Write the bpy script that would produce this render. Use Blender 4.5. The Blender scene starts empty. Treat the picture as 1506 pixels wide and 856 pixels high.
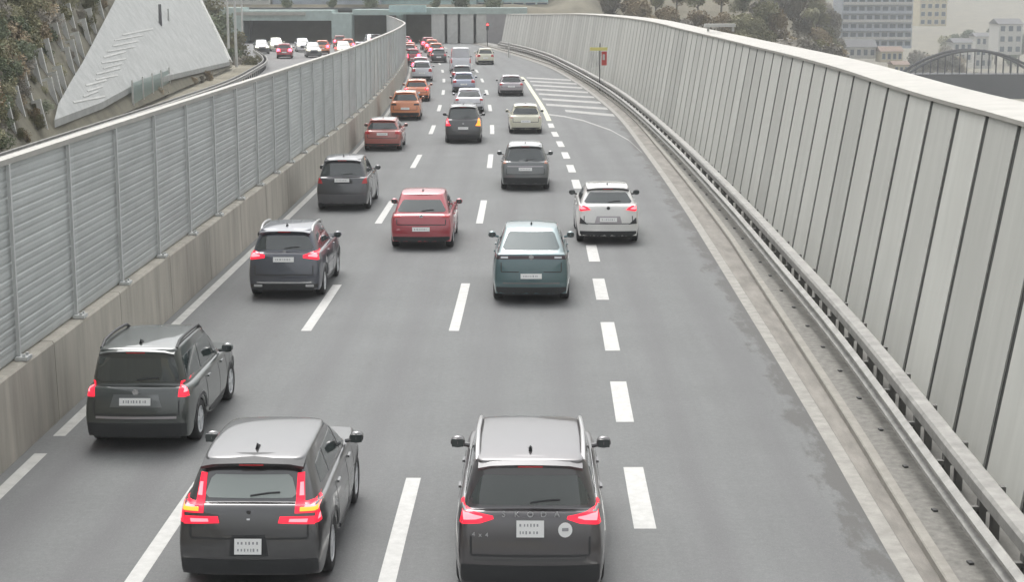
import bpy, bmesh, math, random
from mathutils import Vector, Matrix
from mathutils.bvhtree import BVHTree
random.seed(7)
SC = bpy.context.scene
COL = SC.collection
# ------------------------------------------------------------------ camera
CAM_H = 7.8; FPX = 2330.0; CXP, CYP = 753.0, 428.0
TH = math.atan(438/2330.0)
cd = bpy.data.cameras.new('camera'); cam = bpy.data.objects.new('camera', cd); COL.objects.link(cam)
cam.location = (0, 0, CAM_H); cam.rotation_euler = (math.pi/2-TH, 0, 0)
cd.sensor_width = 36; cd.lens = FPX/1506*36; cd.clip_start = .1; cd.clip_end = 6000
SC.camera = cam
# ------------------------------------------------------------------ world
w = bpy.data.worlds.new('World'); SC.world = w; w.use_nodes = True
nt = w.node_tree; bg = nt.nodes['Background']
sky = nt.nodes.new('ShaderNodeTexSky'); sky.sky_type = 'NISHITA'; sky.sun_disc = False
SUN_EL, SUN_AZ = math.radians(62), math.radians(345)
sky.sun_elevation = SUN_EL; sky.sun_rotation = SUN_AZ
sky.air_density = 1.6; sky.dust_density = 6; sky.ozone_density = 1.0
hs = nt.nodes.new('ShaderNodeHueSaturation'); hs.inputs['Saturation'].default_value = .14
nt.links.new(sky.outputs[0], hs.inputs['Color']); nt.links.new(hs.outputs[0], bg.inputs['Color'])
bg.inputs['Strength'].default_value = .13
sl = bpy.data.lights.new('sun', 'SUN'); sl.energy = .7; sl.angle = math.radians(25); sl.color = (1, .97, .93)
so = bpy.data.objects.new('sun', sl); COL.objects.link(so)
sd = Vector((math.sin(SUN_AZ)*math.cos(SUN_EL), math.cos(SUN_AZ)*math.cos(SUN_EL), math.sin(SUN_EL)))
so.rotation_euler = sd.to_track_quat('Z', 'Y').to_euler(); so.location = (0, 0, 80)
SC.view_settings.view_transform = 'Standard'; SC.view_settings.look = 'None'
SC.view_settings.exposure = 1.04; SC.view_settings.gamma = 1
SC.render.engine = 'CYCLES'
SC.cycles.max_bounces = 6; SC.cycles.volume_bounces = 0; SC.cycles.volume_max_steps = 64

# ------------------------------------------------------------------ materials
def mat(name, col, rough=.7, metal=0., var=0., scale=3., bump=0., bscale=40., coat=0., coat_ior=1.5, emit=None, es=0., spec=.5, detail=4, stretch=(1,1,1), alpha=1., col2=None):
    m = bpy.data.materials.new(name); m.use_nodes = True; t = m.node_tree
    b = t.nodes['Principled BSDF']
    b.inputs['Roughness'].default_value = rough; b.inputs['Metallic'].default_value = metal
    b.inputs['Specular IOR Level'].default_value = spec
    b.inputs['Coat Weight'].default_value = coat; b.inputs['Coat Roughness'].default_value = .06; b.inputs['Coat IOR'].default_value = coat_ior
    b.inputs['Base Color'].default_value = (*col, 1)
    if alpha < 1: b.inputs['Alpha'].default_value = alpha
    if var or bump:
        tc = t.nodes.new('ShaderNodeTexCoord'); mp = t.nodes.new('ShaderNodeMapping')
        mp.inputs['Scale'].default_value = stretch
        t.links.new(tc.outputs['Object'], mp.inputs[0])
    if var:
        n = t.nodes.new('ShaderNodeTexNoise'); n.inputs['Scale'].default_value = scale; n.inputs['Detail'].default_value = detail
        n.inputs['Roughness'].default_value = .65
        r = t.nodes.new('ShaderNodeValToRGB')
        r.color_ramp.elements[0].position = .3; r.color_ramp.elements[1].position = .72
        c2 = col2 if col2 else tuple(min(1, c*(1+var)) for c in col)
        r.color_ramp.elements[0].color = (*[c*(1-var) for c in col], 1)
        r.color_ramp.elements[1].color = (*c2, 1)
        t.links.new(mp.outputs[0], n.inputs['Vector']); t.links.new(n.outputs[0], r.inputs[0])
        t.links.new(r.outputs[0], b.inputs['Base Color'])
    if bump:
        n2 = t.nodes.new('ShaderNodeTexNoise'); n2.inputs['Scale'].default_value = bscale; n2.inputs['Detail'].default_value = 3
        bp = t.nodes.new('ShaderNodeBump'); bp.inputs['Strength'].default_value = bump; bp.inputs['Distance'].default_value = .01
        t.links.new(mp.outputs[0], n2.inputs['Vector']); t.links.new(n2.outputs[0], bp.inputs['Height']); t.links.new(bp.outputs[0], b.inputs['Normal'])
    if emit:
        b.inputs['Emission Color'].default_value = (*emit, 1); b.inputs['Emission Strength'].default_value = es
    return m
M = {}
def asphalt():
    m = mat('asphalt', (.141, .147, .146), .88, var=.10, scale=.35, bump=.35, bscale=60)
    t = m.node_tree; b = t.nodes['Principled BSDF']
    base = b.inputs['Base Color'].links[0].from_socket
    tc = t.nodes.new('ShaderNodeTexCoord')
    def mix(prev, fac, colr):
        mx = t.nodes.new('ShaderNodeMix'); mx.data_type = 'RGBA'; t.links.new(fac, mx.inputs[0])
        t.links.new(prev, mx.inputs[6]); mx.inputs[7].default_value = (*colr, 1); return mx.outputs[2]
    def noise(scale, sc, lo, hi, a, c):
        mp = t.nodes.new('ShaderNodeMapping'); mp.inputs['Scale'].default_value = sc; t.links.new(tc.outputs['Object'], mp.inputs[0])
        n = t.nodes.new('ShaderNodeTexNoise'); n.inputs['Scale'].default_value = scale; n.inputs['Detail'].default_value = 6; n.inputs['Roughness'].default_value = .7
        t.links.new(mp.outputs[0], n.inputs['Vector'])
        r = t.nodes.new('ShaderNodeMapRange'); r.inputs[1].default_value = lo; r.inputs[2].default_value = hi
        r.inputs[3].default_value = a; r.inputs[4].default_value = c; t.links.new(n.outputs[0], r.inputs[0]); return r.outputs[0]
    # fine aggregate grain, long worn streaks, dark damp stains at the right kerb
    p = mix(base, noise(9, (1, 1, 1), .42, .75, 0, .35), (.225, .225, .225))
    p = mix(p, noise(1.4, (1, .05, 1), .45, .7, 0, .5), (.115, .115, .118))
    p = mix(p, noise(2.2, (1, .35, 1), .62, .75, 0, .45), (.10, .10, .10))
    wt = t.nodes.new('ShaderNodeAttribute'); wt.attribute_name = 'wheel_track'
    mm = t.nodes.new('ShaderNodeMath'); mm.operation = 'MULTIPLY'; t.links.new(wt.outputs['Fac'], mm.inputs[0]); t.links.new(noise(1.1, (1, .06, 1),   .25, .75, .2, .85), mm.inputs[1])
    p = mix(p, mm.outputs[0], (.118, .118, .121))
    p = mix(p, noise(38, (1, .6, 1), .52, .72, 0, .5), (.24, .24, .24))
    p = mix(p, noise(30, (1, .6, 1), .55, .75, 0, .5), (.075, .075, .075))
    p = mix(p, noise(.8, (1.5, .5, 1), .64, .69, 0, .30), (.105, .104, .102))
    at = t.nodes.new('ShaderNodeAttribute'); at.attribute_name = 'kerb_distance'
    n = noise(1.5, (1.3, .45, 1), .3, .72, -.1, 1.5)
    s = t.nodes.new('ShaderNodeMath'); s.operation = 'SUBTRACT'; t.links.new(n, s.inputs[0]); t.links.new(at.outputs['Fac'], s.inputs[1])
    g = t.nodes.new('ShaderNodeMapRange'); g.inputs[1].default_value = .0; g.inputs[2].default_value = .42; g.inputs[3].default_value = 0; g.inputs[4].default_value = .75
    t.links.new(s.outputs[0], g.inputs[0])
    p = mix(p, g.outputs[0], (.085, .082, .078))
    t.links.new(p, b.inputs['Base Color'])
    return m
M['asphalt'] = asphalt()
M['asphalt_old'] = mat('old_asphalt', (.17, .17, .17), .9, var=.15, scale=.6, bump=.2)
M['paint'] = mat('road_paint', (.46, .46, .445), .7, var=.14, scale=5, detail=8)
M['paint_worn'] = mat('worn_road_paint', (.27, .262, .24), .8, var=.25, scale=3, detail=9)
M['paint_hatch'] = mat('faded_hatch_paint', (.33, .33, .315), .8, var=.25, scale=2.5, detail=9)
M['paint_left'] = mat('grey_worn_paint', (.42, .42, .40), .8, var=.18, scale=3, detail=9)
M['paint_y'] = mat('yellow_road_paint', (.52, .52, .40), .7, var=.1, scale=5)
M['gutter'] = mat('gutter_concrete', (.20, .188, .168), .85, var=.35, scale=2.2, detail=9, bump=.3, stretch=(1, .25, 1))
M['kerbstone'] = mat('kerb_stone', (.26, .248, .222), .85, var=.18, scale=3, detail=8, bump=.2)
M['gravel'] = mat('gravel_strip', (.185, .18, .165), .95, var=.3, scale=7, detail=8, bump=.6, bscale=60)
M['verge'] = mat('verge_concrete', (.22, .215, .20), .9, var=.22, scale=1.2, detail=8, bump=.3, stretch=(1, .4, 1))
M['parapet'] = mat('parapet_concrete', (.40, .375, .325), .9, var=.22, scale=1.3, detail=8, bump=.3, stretch=(1, 1.6, .22))
M['groove'] = mat('dark_joint_seal', (.035, .037, .034), .9)
M['alu'] = mat('panel_aluminium', (.45, .47, .46), .6, metal=.1, var=.12, scale=1.1, detail=6, stretch=(1, .5, 1.5))
M['alu_post'] = mat('galvanised_post', (.58, .59, .58), .5, metal=.3, var=.1, scale=3)
M['cap'] = mat('cap_metal', (.37, .36, .33), .6, var=.12, scale=1.5, detail=7)
M['wallpanel'] = mat('white_wall_panel', (.475, .48, .45), .6, var=.085, scale=1.3, detail=9, bump=.05, stretch=(1, 2.0, .13))
M['rail'] = mat('galvanised_rail', (.27, .265, .25), .6, metal=.2, var=.28, scale=2.5, detail=7)
M['postgrey'] = mat('weathered_post', (.13, .128, .12), .7, var=.2)
M['darkmetal'] = mat('dark_metal', (.06, .06, .06), .6)
M['concrete'] = mat('pale_concrete', (.35, .36, .352), .85, var=.17, scale=.9, detail=8, bump=.1)
M['concrete_grey'] = mat('grey_concrete', (.46, .465, .45), .85, var=.15, scale=.7, detail=7, stretch=(1, 1, .3))
M['white'] = mat('white_coating', (.55, .55, .53), .6, var=.1, scale=2)
M['ground'] = mat('earth_and_grass', (.17, .155, .115), .95, var=.35, scale=.15, detail=9)
M['grassbank'] = mat('bank_grass', (.12, .112, .08), .95, var=.35, scale=.5, detail=9)
M['bark'] = mat('bark', (.11, .09, .07), .9, var=.2, scale=6)
M['black'] = mat('black_plastic', (.035, .036, .038), .55)
M['tyre'] = mat('tyre_rubber', (.025, .025, .026), .8)
M['rim'] = mat('alloy_rim', (.72, .73, .74), .4, metal=.25)
M['glass'] = mat('car_glass', (.04, .052, .05), .04, spec=.9, coat=.8, coat_ior=1.8)
M['glass_side'] = mat('side_glass', (.03, .04, .04), .05, spec=.9, coat=.5)
M['chrome'] = mat('chrome_trim', (.7, .7, .7), .2, metal=.9)
M['railtrim'] = mat('silver_roof_rail', (.55, .55, .55), .3, metal=.7)
M['plate'] = mat('number_plate', (.9, .9, .88), .4)
M['plate_ink'] = mat('plate_ink', (.34, .34, .35), .5)
M['lamp_off'] = mat('red_lamp_lens', (.50, .03, .035), .15, coat=.5)
M['lamp_on'] = mat('red_lamp_lit', (.8, .02, .05), .2, emit=(1, .02, .045), es=.6)
M['lamp_far'] = mat('brake_lamp_lit', (.8, .02, .05), .2, emit=(1, .04, .07), es=7.0)
M['lamp_core'] = mat('bright_lamp_core', (.9, .3, .3), .2, emit=(1, .16, .2), es=1.0)
M['lamp_orange'] = mat('orange_lamp_lit', (.9, .25, .03), .2, emit=(1, .30, .03), es=.9)
M['lamp_dark'] = mat('smoked_lamp_lens', (.05, .03, .035), .12, coat=.5)
M['headlamp'] = mat('headlamp_lit', (.9, .9, .8), .1, emit=(1, .93, .62), es=1.3)
M['darkhole'] = mat('tunnel_lining', (.10, .105, .105), .95)
M['teal'] = mat('teal_glass_facade', (.45, .60, .60), .3, var=.15, scale=.8)
M['winglass'] = mat('window_glass', (.10, .13, .17), .12, spec=.6)
M['render1'] = mat('white_render', (.60, .60, .57), .85, var=.08, scale=1)
M['render2'] = mat('cream_render', (.58, .53, .40), .85, var=.08, scale=1)
M['render3'] = mat('blue_grey_cladding', (.42, .46, .52), .7, var=.1, scale=1)
M['roofdark'] = mat('dark_roof', (.12, .12, .125), .8, var=.15, scale=2)
M['roofbrown'] = mat('brown_roof', (.20, .14, .11), .85, var=.2, scale=2)
M['steel'] = mat('bridge_steel', (.025, .026, .03), .6)
M['sign_yellow'] = mat('yellow_sign', (.75, .68, .22), .5)
M['sign_red'] = mat('red_sign', (.55, .06, .05), .5)
M['signal_red'] = mat('red_signal_lit', (.9, .05, .05), .3, emit=(1, .05, .05), es=2.5)
M['glassfence'] = mat('greenish_fence_glass', (.33, .44, .42), .3, alpha=.75)
M['blue'] = mat('blue_panel', (.16, .2, .42), .5)

# ------------------------------------------------------------------ helpers
def link_mesh(name, bm, m=None, parent=None, smooth=False, angle=None):
    me = bpy.data.meshes.new(name); bm.to_mesh(me); bm.free()
    o = bpy.data.objects.new(name, me); COL.objects.link(o)
    if m is not None:
        for x in (m if isinstance(m, (list, tuple)) else [m]): me.materials.append(x)
    if parent: o.parent = parent
    if smooth:
        for p in me.polygons: p.use_smooth = True
        if angle: me.set_sharp_from_angle(angle=math.radians(angle))
    return o
def tag(o, label, cat, group=None):
    o['label'] = label; o['category'] = cat
    if group: o['group'] = group
    return o
def struct(o, kind='structure'):
    o['kind'] = kind; return o
def thing(name, label, cat, loc=(0,0,0), rz=0, group=None):
    o = bpy.data.objects.new(name, None); COL.objects.link(o); o.empty_display_size = .3
    o.location = loc; o.rotation_euler = (0, 0, rz); return tag(o, label, cat, group)
def box(bm, c, s, rz=0, mi=0, M4=None):
    vs = []
    cz, sz = math.cos(rz), math.sin(rz)
    for dx in (-1, 1):
        for dy in (-1, 1):
            for dz in (-1, 1):
                x, y, z = dx*s[0]/2, dy*s[1]/2, dz*s[2]/2
                v = Vector((c[0]+x*cz-y*sz, c[1]+x*sz+y*cz, c[2]+z))
                if M4: v = M4 @ v
                vs.append(bm.verts.new(v))
    for f in ((0,1,3,2),(4,6,7,5),(0,4,5,1),(2,3,7,6),(0,2,6,4),(1,5,7,3)):
        fc = bm.faces.new([vs[i] for i in f]); fc.material_index = mi
def tube(bm, pts, r, seg=8, cap=True, mi=0):
    pts = [Vector(p) for p in pts]; rings = []
    for i, p in enumerate(pts):
        d = (pts[min(i+1, len(pts)-1)]-pts[max(i-1, 0)]).normalized()
        a = d.orthogonal().normalized() if abs(d.z) > .9 else d.cross(Vector((0,0,1))).normalized()
        b = d.cross(a).normalized(); rr = r[i] if isinstance(r, (list, tuple)) else r
        rings.append([bm.verts.new(p+a*math.cos(2*math.pi*k/seg)*rr+b*math.sin(2*math.pi*k/seg)*rr) for k in range(seg)])
    for i in range(len(rings)-1):
        for k in range(seg):
            f = bm.faces.new((rings[i][k], rings[i][(k+1)%seg], rings[i+1][(k+1)%seg], rings[i+1][k])); f.material_index = mi
    if cap: bm.faces.new(rings[0]).material_index = mi; bm.faces.new(rings[-1][::-1]).material_index = mi
def sweep(bm, ys, prof, closed=True, mi=0):
    """prof(y)-> list of (x,z); joined along y"""
    prev = None
    for y in ys:
        pr = prof(y); cur = [bm.verts.new((p[0], y+(p[2] if len(p) > 2 else 0), p[1])) for p in pr]
        if prev:
            n = len(cur)
            for i in range(n if closed else n-1):
                f = bm.faces.new((prev[i], prev[(i+1)%n], cur[(i+1)%n], cur[i])); f.material_index = mi
        elif closed and len(cur) > 2:
            bm.faces.new(cur)
        prev = cur
    if closed and len(prev) > 2: bm.faces.new(prev[::-1])
    bmesh.ops.recalc_face_normals(bm, faces=bm.faces)
def frange(a, b, st):
    n = max(1, int(math.ceil((b-a)/st))); return [a+(b-a)*i/n for i in range(n+1)]
def curve(tab):
    """smooth (monotone cubic-like) interpolation of (y,x) pairs"""
    xs = [t[0] for t in tab]; vs = [t[1] for t in tab]; n = len(tab)
    d = [(vs[i+1]-vs[i])/(xs[i+1]-xs[i]) for i in range(n-1)]
    m = [d[0]]+[(d[i-1]+d[i])/2 for i in range(1, n-1)]+[d[-1]]
    def f(y):
        if y <= xs[0]: return vs[0]+m[0]*(y-xs[0])
        if y >= xs[-1]: return vs[-1]+m[-1]*(y-xs[-1])
        for i in range(n-1):
            if y <= xs[i+1]: break
        h = xs[i+1]-xs[i]; t = (y-xs[i])/h
        return ((2*t**3-3*t**2+1)*vs[i]+(t**3-2*t*t+t)*h*m[i]+(-2*t**3+3*t*t)*vs[i+1]+(t**3-t*t)*h*m[i+1])
    return f
def ray(px, py):
    """a direction seen from the gantry, for surveying where things stand"""
    F = Vector((0, math.cos(TH), -math.sin(TH))); R = Vector((1,0,0)); U = R.cross(F)
    return (F+R*((px-CXP)/FPX)-U*((py-CYP)/FPX))
def gp(px, py, z=0):
    d = ray(px, py); t = (z-CAM_H)/d.z; return Vector((d.x*t, d.y*t, z))
def yp(px, py, Y):
    d = ray(px, py); t = Y/d.y; return Vector((d.x*t, Y, CAM_H+d.z*t))

# ------------------------------------------------------------------ road layout (plan curves, metres)
L1 = curve([(-10,-5.35),(22,-5.08),(39,-4.8),(56,-4.6),(74,-4.52),(91,-4.62),(108,-4.98),(126,-5.45),(140,-5.98),(156,-6.7),(185,-8.5),(206,-10.4),(240,-14.0),(275,-18.5)])
L2 = curve([(-10,-2.0),(22,-1.66),(39,-1.32),(57,-1.1),(74,-1.03),(92,-1.15),(109,-1.5),(127,-2.0),(143,-2.6),(157,-3.25),(185,-5.0),(206,-6.9),(240,-10.4),(275,-15)])
L3 = curve([(-10,1.6),(24,2.0),(36,2.27),(48,2.47),(66,2.68),(80,2.6),(92,2.38),(100,2.3),(112,2.1),(130,1.62),(149,1.05),(180,-1.0),(215,-4.2),(275,-11.3)])
WL = curve([(-10,-8.5),(30,-8.4),(62,-8.2),(85,-8.15),(108,-8.6),(126,-9.1),(156,-10.35),(185,-12.1),(206,-14.0),(240,-17.6),(262,-20.3)])
SR = curve([(-10,4.75),(20,5.27),(28,5.55),(43,5.95),(58,6.3),(80,6.6),(102,6.75),(118,6.45),(143,5.6),(172,3.9),(201,.7),(240,-4.5),(275,-9.5)])
KB = lambda y: SR(y)+.5+.3*min(1, max(0, (y-20)/30))
GR = curve([(-10,5.5),(20,6.5),(32,7.05),(41,7.3),(54,7.6),(78,7.85),(103,7.75),(120,7.4),(140,6.6),(160,5.6),(186,4.0),(214,.9),(245,-4)])
WR = curve([(-10,6.0),(22,7.42),(30,7.85),(38,8.1),(51,8.5),(65,8.8),(80,9.0),(103,8.9),(120,8.5),(140,7.8),(160,6.8),(186,5.0),(214,2.0),(240,-2.0)])
YS = frange(-6, 262, 2)

# ground: one terrain sheet to the horizon
def sm(a, b, v):
    t = min(1, max(0, (v-a)/(b-a))); return t*t*(3-2*t)
def terrain(x, y):
    z = -.30
    wr = WR(min(y, 240))+2.2
    if x > wr and y < 262: z += -9*sm(wr, wr+14, x)
    if y >= 262: z += -9*sm(8, 22, x)
    if x > 22: z += -14*sm(30, 90, x)*sm(150, 400, y)
    xr = x/max(60, y)*280
    z += 48*sm(225, 420, y)*(1-sm(44, 62, xr))*sm(0, 14, xr)
    if x < 10: z += 6.3*sm(266, 272, y)*(1-sm(0, 10, x))
    z += 60*sm(700, 1500, y)+sm(330, 700, y)*25*(1-sm(0, 20, xr))
    z += 70*sm(-90, -400, x) if x < -90 else 0
    return z
bm = bmesh.new()
def axis(): 
    v = []
    x = 0
    while x < 3000: v.append(x); x += 3 if x < 60 else (8 if x < 160 else (30 if x < 500 else 300))
    return v
ax = axis(); xs = [-a for a in reversed(ax[1:])]+ax
ysg = [-300, -100, -20]+[y for y in range(0, 262, 6)]+[262, 265.5, 268, 272]+list(range(278, 480, 8))+list(range(500, 1600, 50))+[1900, 2500, 4000]
g = [[bm.verts.new((x, y, terrain(x, y)+random.uniform(-.03,.03)*(y>280))) for x in xs] for y in ysg]
for j in range(len(ysg)-1):
    for i in range(len(xs)-1): bm.faces.new((g[j][i], g[j][i+1], g[j+1][i+1], g[j+1][i]))
struct(link_mesh('ground', bm, M['ground'], smooth=True))

# road surface with the distance to its right edge kept as an attribute (for damp stains)
def ribbon(name, xa, xb, z, ys, m, nx=1, attr=False, kind='structure', label=None):
    bm = bmesh.new(); rows = []
    for y in ys: rows.append([bm.verts.new((xa(y)+(xb(y)-xa(y))*i/nx, y, z)) for i in range(nx+1)])
    for j in range(len(rows)-1):
        for i in range(nx): bm.faces.new((rows[j][i], rows[j][i+1], rows[j+1][i+1], rows[j+1][i]))
    o = link_mesh(name, bm, m)
    if attr:
        at = o.data.attributes.new('kerb_distance', 'FLOAT', 'POINT')
        a2 = o.data.attributes.new('wheel_track', 'FLOAT', 'POINT')
        for v in o.data.vertices:
            yy = v.co.y; at.data[v.index].value = (SR(yy)-v.co.x)/.62
            tr = 0
            for c in ((WL(yy)+L1(yy))/2+.1, (L1(yy)+L2(yy))/2, (L2(yy)+L3(yy))/2, L3(yy)+1.75):
                for q in (-.78, .78): tr += math.exp(-((v.co.x-c-q)/.30)**2)
            a2.data[v.index].value = tr
    return struct(o)
ribbon('motorway', lambda y: WL(y)-.2, lambda y: KB(y)+.05, 0, YS, M['asphalt'], nx=72, attr=True)
# tunnel floor beyond the portal
ribbon('tunnel_road', lambda y: WL(262)-30, lambda y: 2, -.004, frange(262, 300, 10), M['asphalt_old'])
OPL = curve([(-10,-21.8),(80,-22.1),(106,-22.2),(128,-22.6),(146,-23.8),(171,-26.2),(205,-33),(235,-40),(262,-47)])
ribbon('opposite_carriageway', lambda y: OPL(y)-.8, lambda y: WL(y)-.6, -.03, YS, M['asphalt_old'], nx=6)

# painted markings, one mesh for each line
def stripe(bm, cf, a, b, wd, z=.004):
    ys = frange(a, b, 2.5); prev = None
    for y in ys:
        c = cf(y); cur = (bm.verts.new((c-wd/2, y, z)), bm.verts.new((c+wd/2, y, z)))
        if prev: bm.faces.new((prev[0], prev[1], cur[1], cur[0]))
        prev = cur
def marks(name, fn, m='paint'):
    bm = bmesh.new(); fn(bm); return struct(link_mesh(name, bm, M[m]))
def f1(bm):
    k = 18.7
    while k < 240:
        stripe(bm, L1, k, k+6.0, .24); k += 17.7
marks('lane_line_first', f1)
def f2(bm):
    k = 18.7
    while k < 240:
        stripe(bm, L2, k, k+6.2, .24); k += 17.7
marks('lane_line_second', f2)
def f3(bm):
    k = 22.45-6.0
    while k < 98:
        stripe(bm, L3, k, k+3.1, .33); k += 5.95
marks('lane_line_short_dashes', f3)
marks('solid_taper_line', lambda bm: (stripe(bm, L3, 99, 152, .30)), 'paint_y')
def fe(bm):
    stripe(bm, lambda y: WL(y)+.30, 8, 26.3, .22)
    stripe(bm, lambda y: WL(y)+.30, 27.4, 262, .22)
marks('left_edge_line', fe, 'paint_left')
marks('right_edge_line', lambda bm: stripe(bm, lambda y: SR(y)+.14, -6, 240, .26), 'paint_worn')
# hatched island and its curved border
HB = [gp(806,168,.004), gp(830,171,.004), gp(858,177,.004), gp(898,191,.004), gp(925,206,.004), gp(944,224,.004)]
HB = curve([(-HB[i].y, HB[i].x) for i in range(len(HB))]) if False else [(p.x, p.y) for p in HB]
def hatch(bm):
    # border
    for (a, b) in zip(HB[:-1], HB[1:]):
        d = Vector((b[0]-a[0], b[1]-a[1])).normalized(); n = Vector((-d.y, d.x))*.0
        vs = [bm.verts.new((a[0], a[1]-.55, .006)), bm.verts.new((b[0], b[1]-.55, .006)), bm.verts.new((b[0], b[1]+.55, .006)), bm.verts.new((a[0], a[1]+.55, .006))]
        bm.faces.new(vs)
    for k in range(8):
        y = 104.0+k*6.1
        xl, xr = L3(y+2.5)+.35, SR(y-1.5)-.1
        if k == 0: xl = 3.6
        vs = [bm.verts.new(p) for p in ((xl, y+2.5, .005), (xr, y-1.6, .005), (xr, y+.5, .005), (xl, y+4.6, .005))]
        bm.faces.new(vs)
marks('hatched_island', hatch, 'paint_hatch')

# right edge: gutter, kerb, verge
ribbon('gutter', lambda y: SR(y)+.275, lambda y: KB(y), .006, YS, M['gutter'])
bm = bmesh.new(); sweep(bm, YS, lambda y: [(KB(y), -.05), (KB(y), .12), (KB(y)+.02, .14), (KB(y)+.16, .14), (KB(y)+.16, -.05)])
struct(link_mesh('kerb', bm, M['kerbstone']))
ribbon('gravel_strip', lambda y: KB(y)+.16, lambda y: GR(y)+.12, .11, YS, M['gravel'])
bm = bmesh.new()
def pv(y):
    a = GR(y)+.12; b = max(WR(y)+.05, a+.3)
    return [(a, -.2), (a, .15), (b, .25), (b, -.2)]
sweep(bm, YS, pv); struct(link_mesh('wall_footing', bm, M['verge']))
# weep holes and drain dots along the gravel strip
bm = bmesh.new()
y = 18.4
while y < 130:
    x = (KB(y)+GR(y))/2+.12
    box(bm, (x, y, .12), (.07, .11, .04), .1); y += 2.25
o = struct(link_mesh('drain_outlets', bm, M['darkmetal']))

# ------------------------------------------------------------------ right guard rail
gr = thing('guard_rail', 'long galvanised two-rail crash barrier curving in front of the pale leaning wall', 'guard rail', (GR(20), 20, 0))
def rel(o, root):
    o.parent = root; o.matrix_parent_inverse = Matrix.Translation(root.location).inverted() if root.rotation_euler.z == 0 else root.matrix_world.inverted()
    return o
ysr = frange(4, 232, 1.5)
bm = bmesh.new()
def wbeam(x0, z0, h=.31, d=.08):
    return [(x0+.0, z0), (x0-d, z0+h*.14), (x0-d, z0+h*.28), (x0-.01, z0+h*.42), (x0-.01, z0+h*.58), (x0-d, z0+h*.72), (x0-d, z0+h*.86), (x0, z0+h), (x0+.02, z0+h), (x0+.02, z0)]
sweep(bm, ysr, lambda y: wbeam(GR(y)-.14, .36, .37, .09)); rel(link_mesh('lower_beam', bm, M['rail']), gr)
bm = bmesh.new()
def ub(y):
    x = GR(y)+.06
    return [(x, .74), (x-.03, .77), (x-.03, .93), (x+.01, .98), (x+.24, .98), (x+.27, .93), (x+.27, .77), (x+.24, .74)]
sweep(bm, ysr, ub); rel(link_mesh('top_beam', bm, M['rail']), gr)
y = 8.0; n = 0
pm = None
while y < 230 and n < 98:
    if pm is None:
        bm = bmesh.new(); box(bm, (0, 0, .42), (.10, .14, .66)); box(bm, (.20, 0, .5), (.10, .16, .8)); box(bm, (-.04, .0, .62), (.34, .10, .07)); box(bm, (.28, 0, .90), (.07, .12, .10))
        p = link_mesh('post', bm, M['postgrey']); pm = p.data
    else:
        p = bpy.data.objects.new('post', pm); COL.objects.link(p)
    p.location = (GR(y)+.09-gr.location.x, y-gr.location.y, 0); p.parent = gr
    y += 2.25; n += 1

# ------------------------------------------------------------------ right leaning wall (noise wall) with cap
def WTZ(y): return 5.72
_tabs = [(1477,175),(1388,151),(1321,131),(1243,105),(1184,88),(1100,67),(1006,44),(957,32),(907,25),(853,21),(800,21),(768,21)]
LEAN = .85
def solve_top(px, py):
    best = None
    for k in range(100, 2400):
        Y = k/10
        q = WR(Y)+LEAN
        d = ray(px, py); X = d.x*Y/d.y
        e = abs(X-q)
        if best is None or e < best[0]: best = (e, Y)
    return best[1], yp(px, py, best[1]).z
tops = sorted(solve_top(a, b) for a, b in _tabs)
tt = [(-10, tops[0][1])]; 
for t in tops:
    if t[0]-tt[-1][0] > 3: tt.append(t)
print('walltops', [(round(a,1), round(b,2)) for a, b in tt])
WZ = curve(tt)
yw0, yw1 = 6.4, 238
def tone(m, lo, hi):
    t = m.node_tree; b = t.nodes['Principled BSDF']; src = b.inputs['Base Color'].links[0].from_socket
    a = t.nodes.new('ShaderNodeAttribute'); a.attribute_name = 'panel_tone'
    mr = t.nodes.new('ShaderNodeMapRange'); mr.inputs[3].default_value = lo; mr.inputs[4].default_value = hi; t.links.new(a.outputs['Fac'], mr.inputs[0])
    mx = t.nodes.new('ShaderNodeMix'); mx.data_type = 'RGBA'; mx.blend_type = 'MULTIPLY'; mx.inputs[0].default_value = 1
    t.links.new(src, mx.inputs[6]); t.links.new(mr.outputs[0], mx.inputs[7]); t.links.new(mx.outputs[2], b.inputs['Base Color'])
tone(M['wallpanel'], .84, 1.06); tone(M['alu'], .90, 1.07)
prd = random.Random(3)
rw = thing('leaning_wall', 'tall pale leaning panel wall with dark upright joints right of the road', 'wall', (WR(20), 20, 0))
bm = bmesh.new()
y = yw0
while y < yw1-1:
    y2 = min(y+2.25, yw1)
    a, b = y+.13, y2-.13
    vs = []
    for yy in (a, b):
        x = WR(yy); z1 = WZ(yy)
        vs.append([bm.verts.new(p) for p in ((x, yy, .2), (x+.05, yy, .2), (x+LEAN+.05, yy, z1), (x+LEAN, yy, z1))])
    A, B = vs
    lay = bm.faces.layers.float.get('panel_tone') or bm.faces.layers.float.new('panel_tone'); tn = prd.random()
    for f in [bm.faces.new((A[i], A[(i+1)%4], B[(i+1)%4], B[i])) for i in range(4)]+[bm.faces.new(A), bm.faces.new(B[::-1])]: f[lay] = tn
    y = y2
bmesh.ops.recalc_face_normals(bm, faces=bm.faces)
rel(link_mesh('panel_face', bm, M['wallpanel']), rw)
bm = bmesh.new()
def backp(y):
    x = WR(y)+.014; z1 = WZ(y)-.02
    return [(x, .05), (x+LEAN, z1), (x+LEAN+.6, z1), (x+.9, .05-9), (x, -.2)]
sweep(bm, frange(yw0+.1, yw1-.1, 2.25), backp); rel(link_mesh('backing_wall', bm, M['groove']), rw)
bm = bmesh.new()
def capp(y):
    x = WR(y)+LEAN; z1 = WZ(y)+.003
    return [(x-.05, z1-.02), (x-.05, z1+.06), (x+1.15, z1+.12), (x+1.15, z1-.35), (x+1.0, z1-.35), (x+1.0, z1)]
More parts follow.
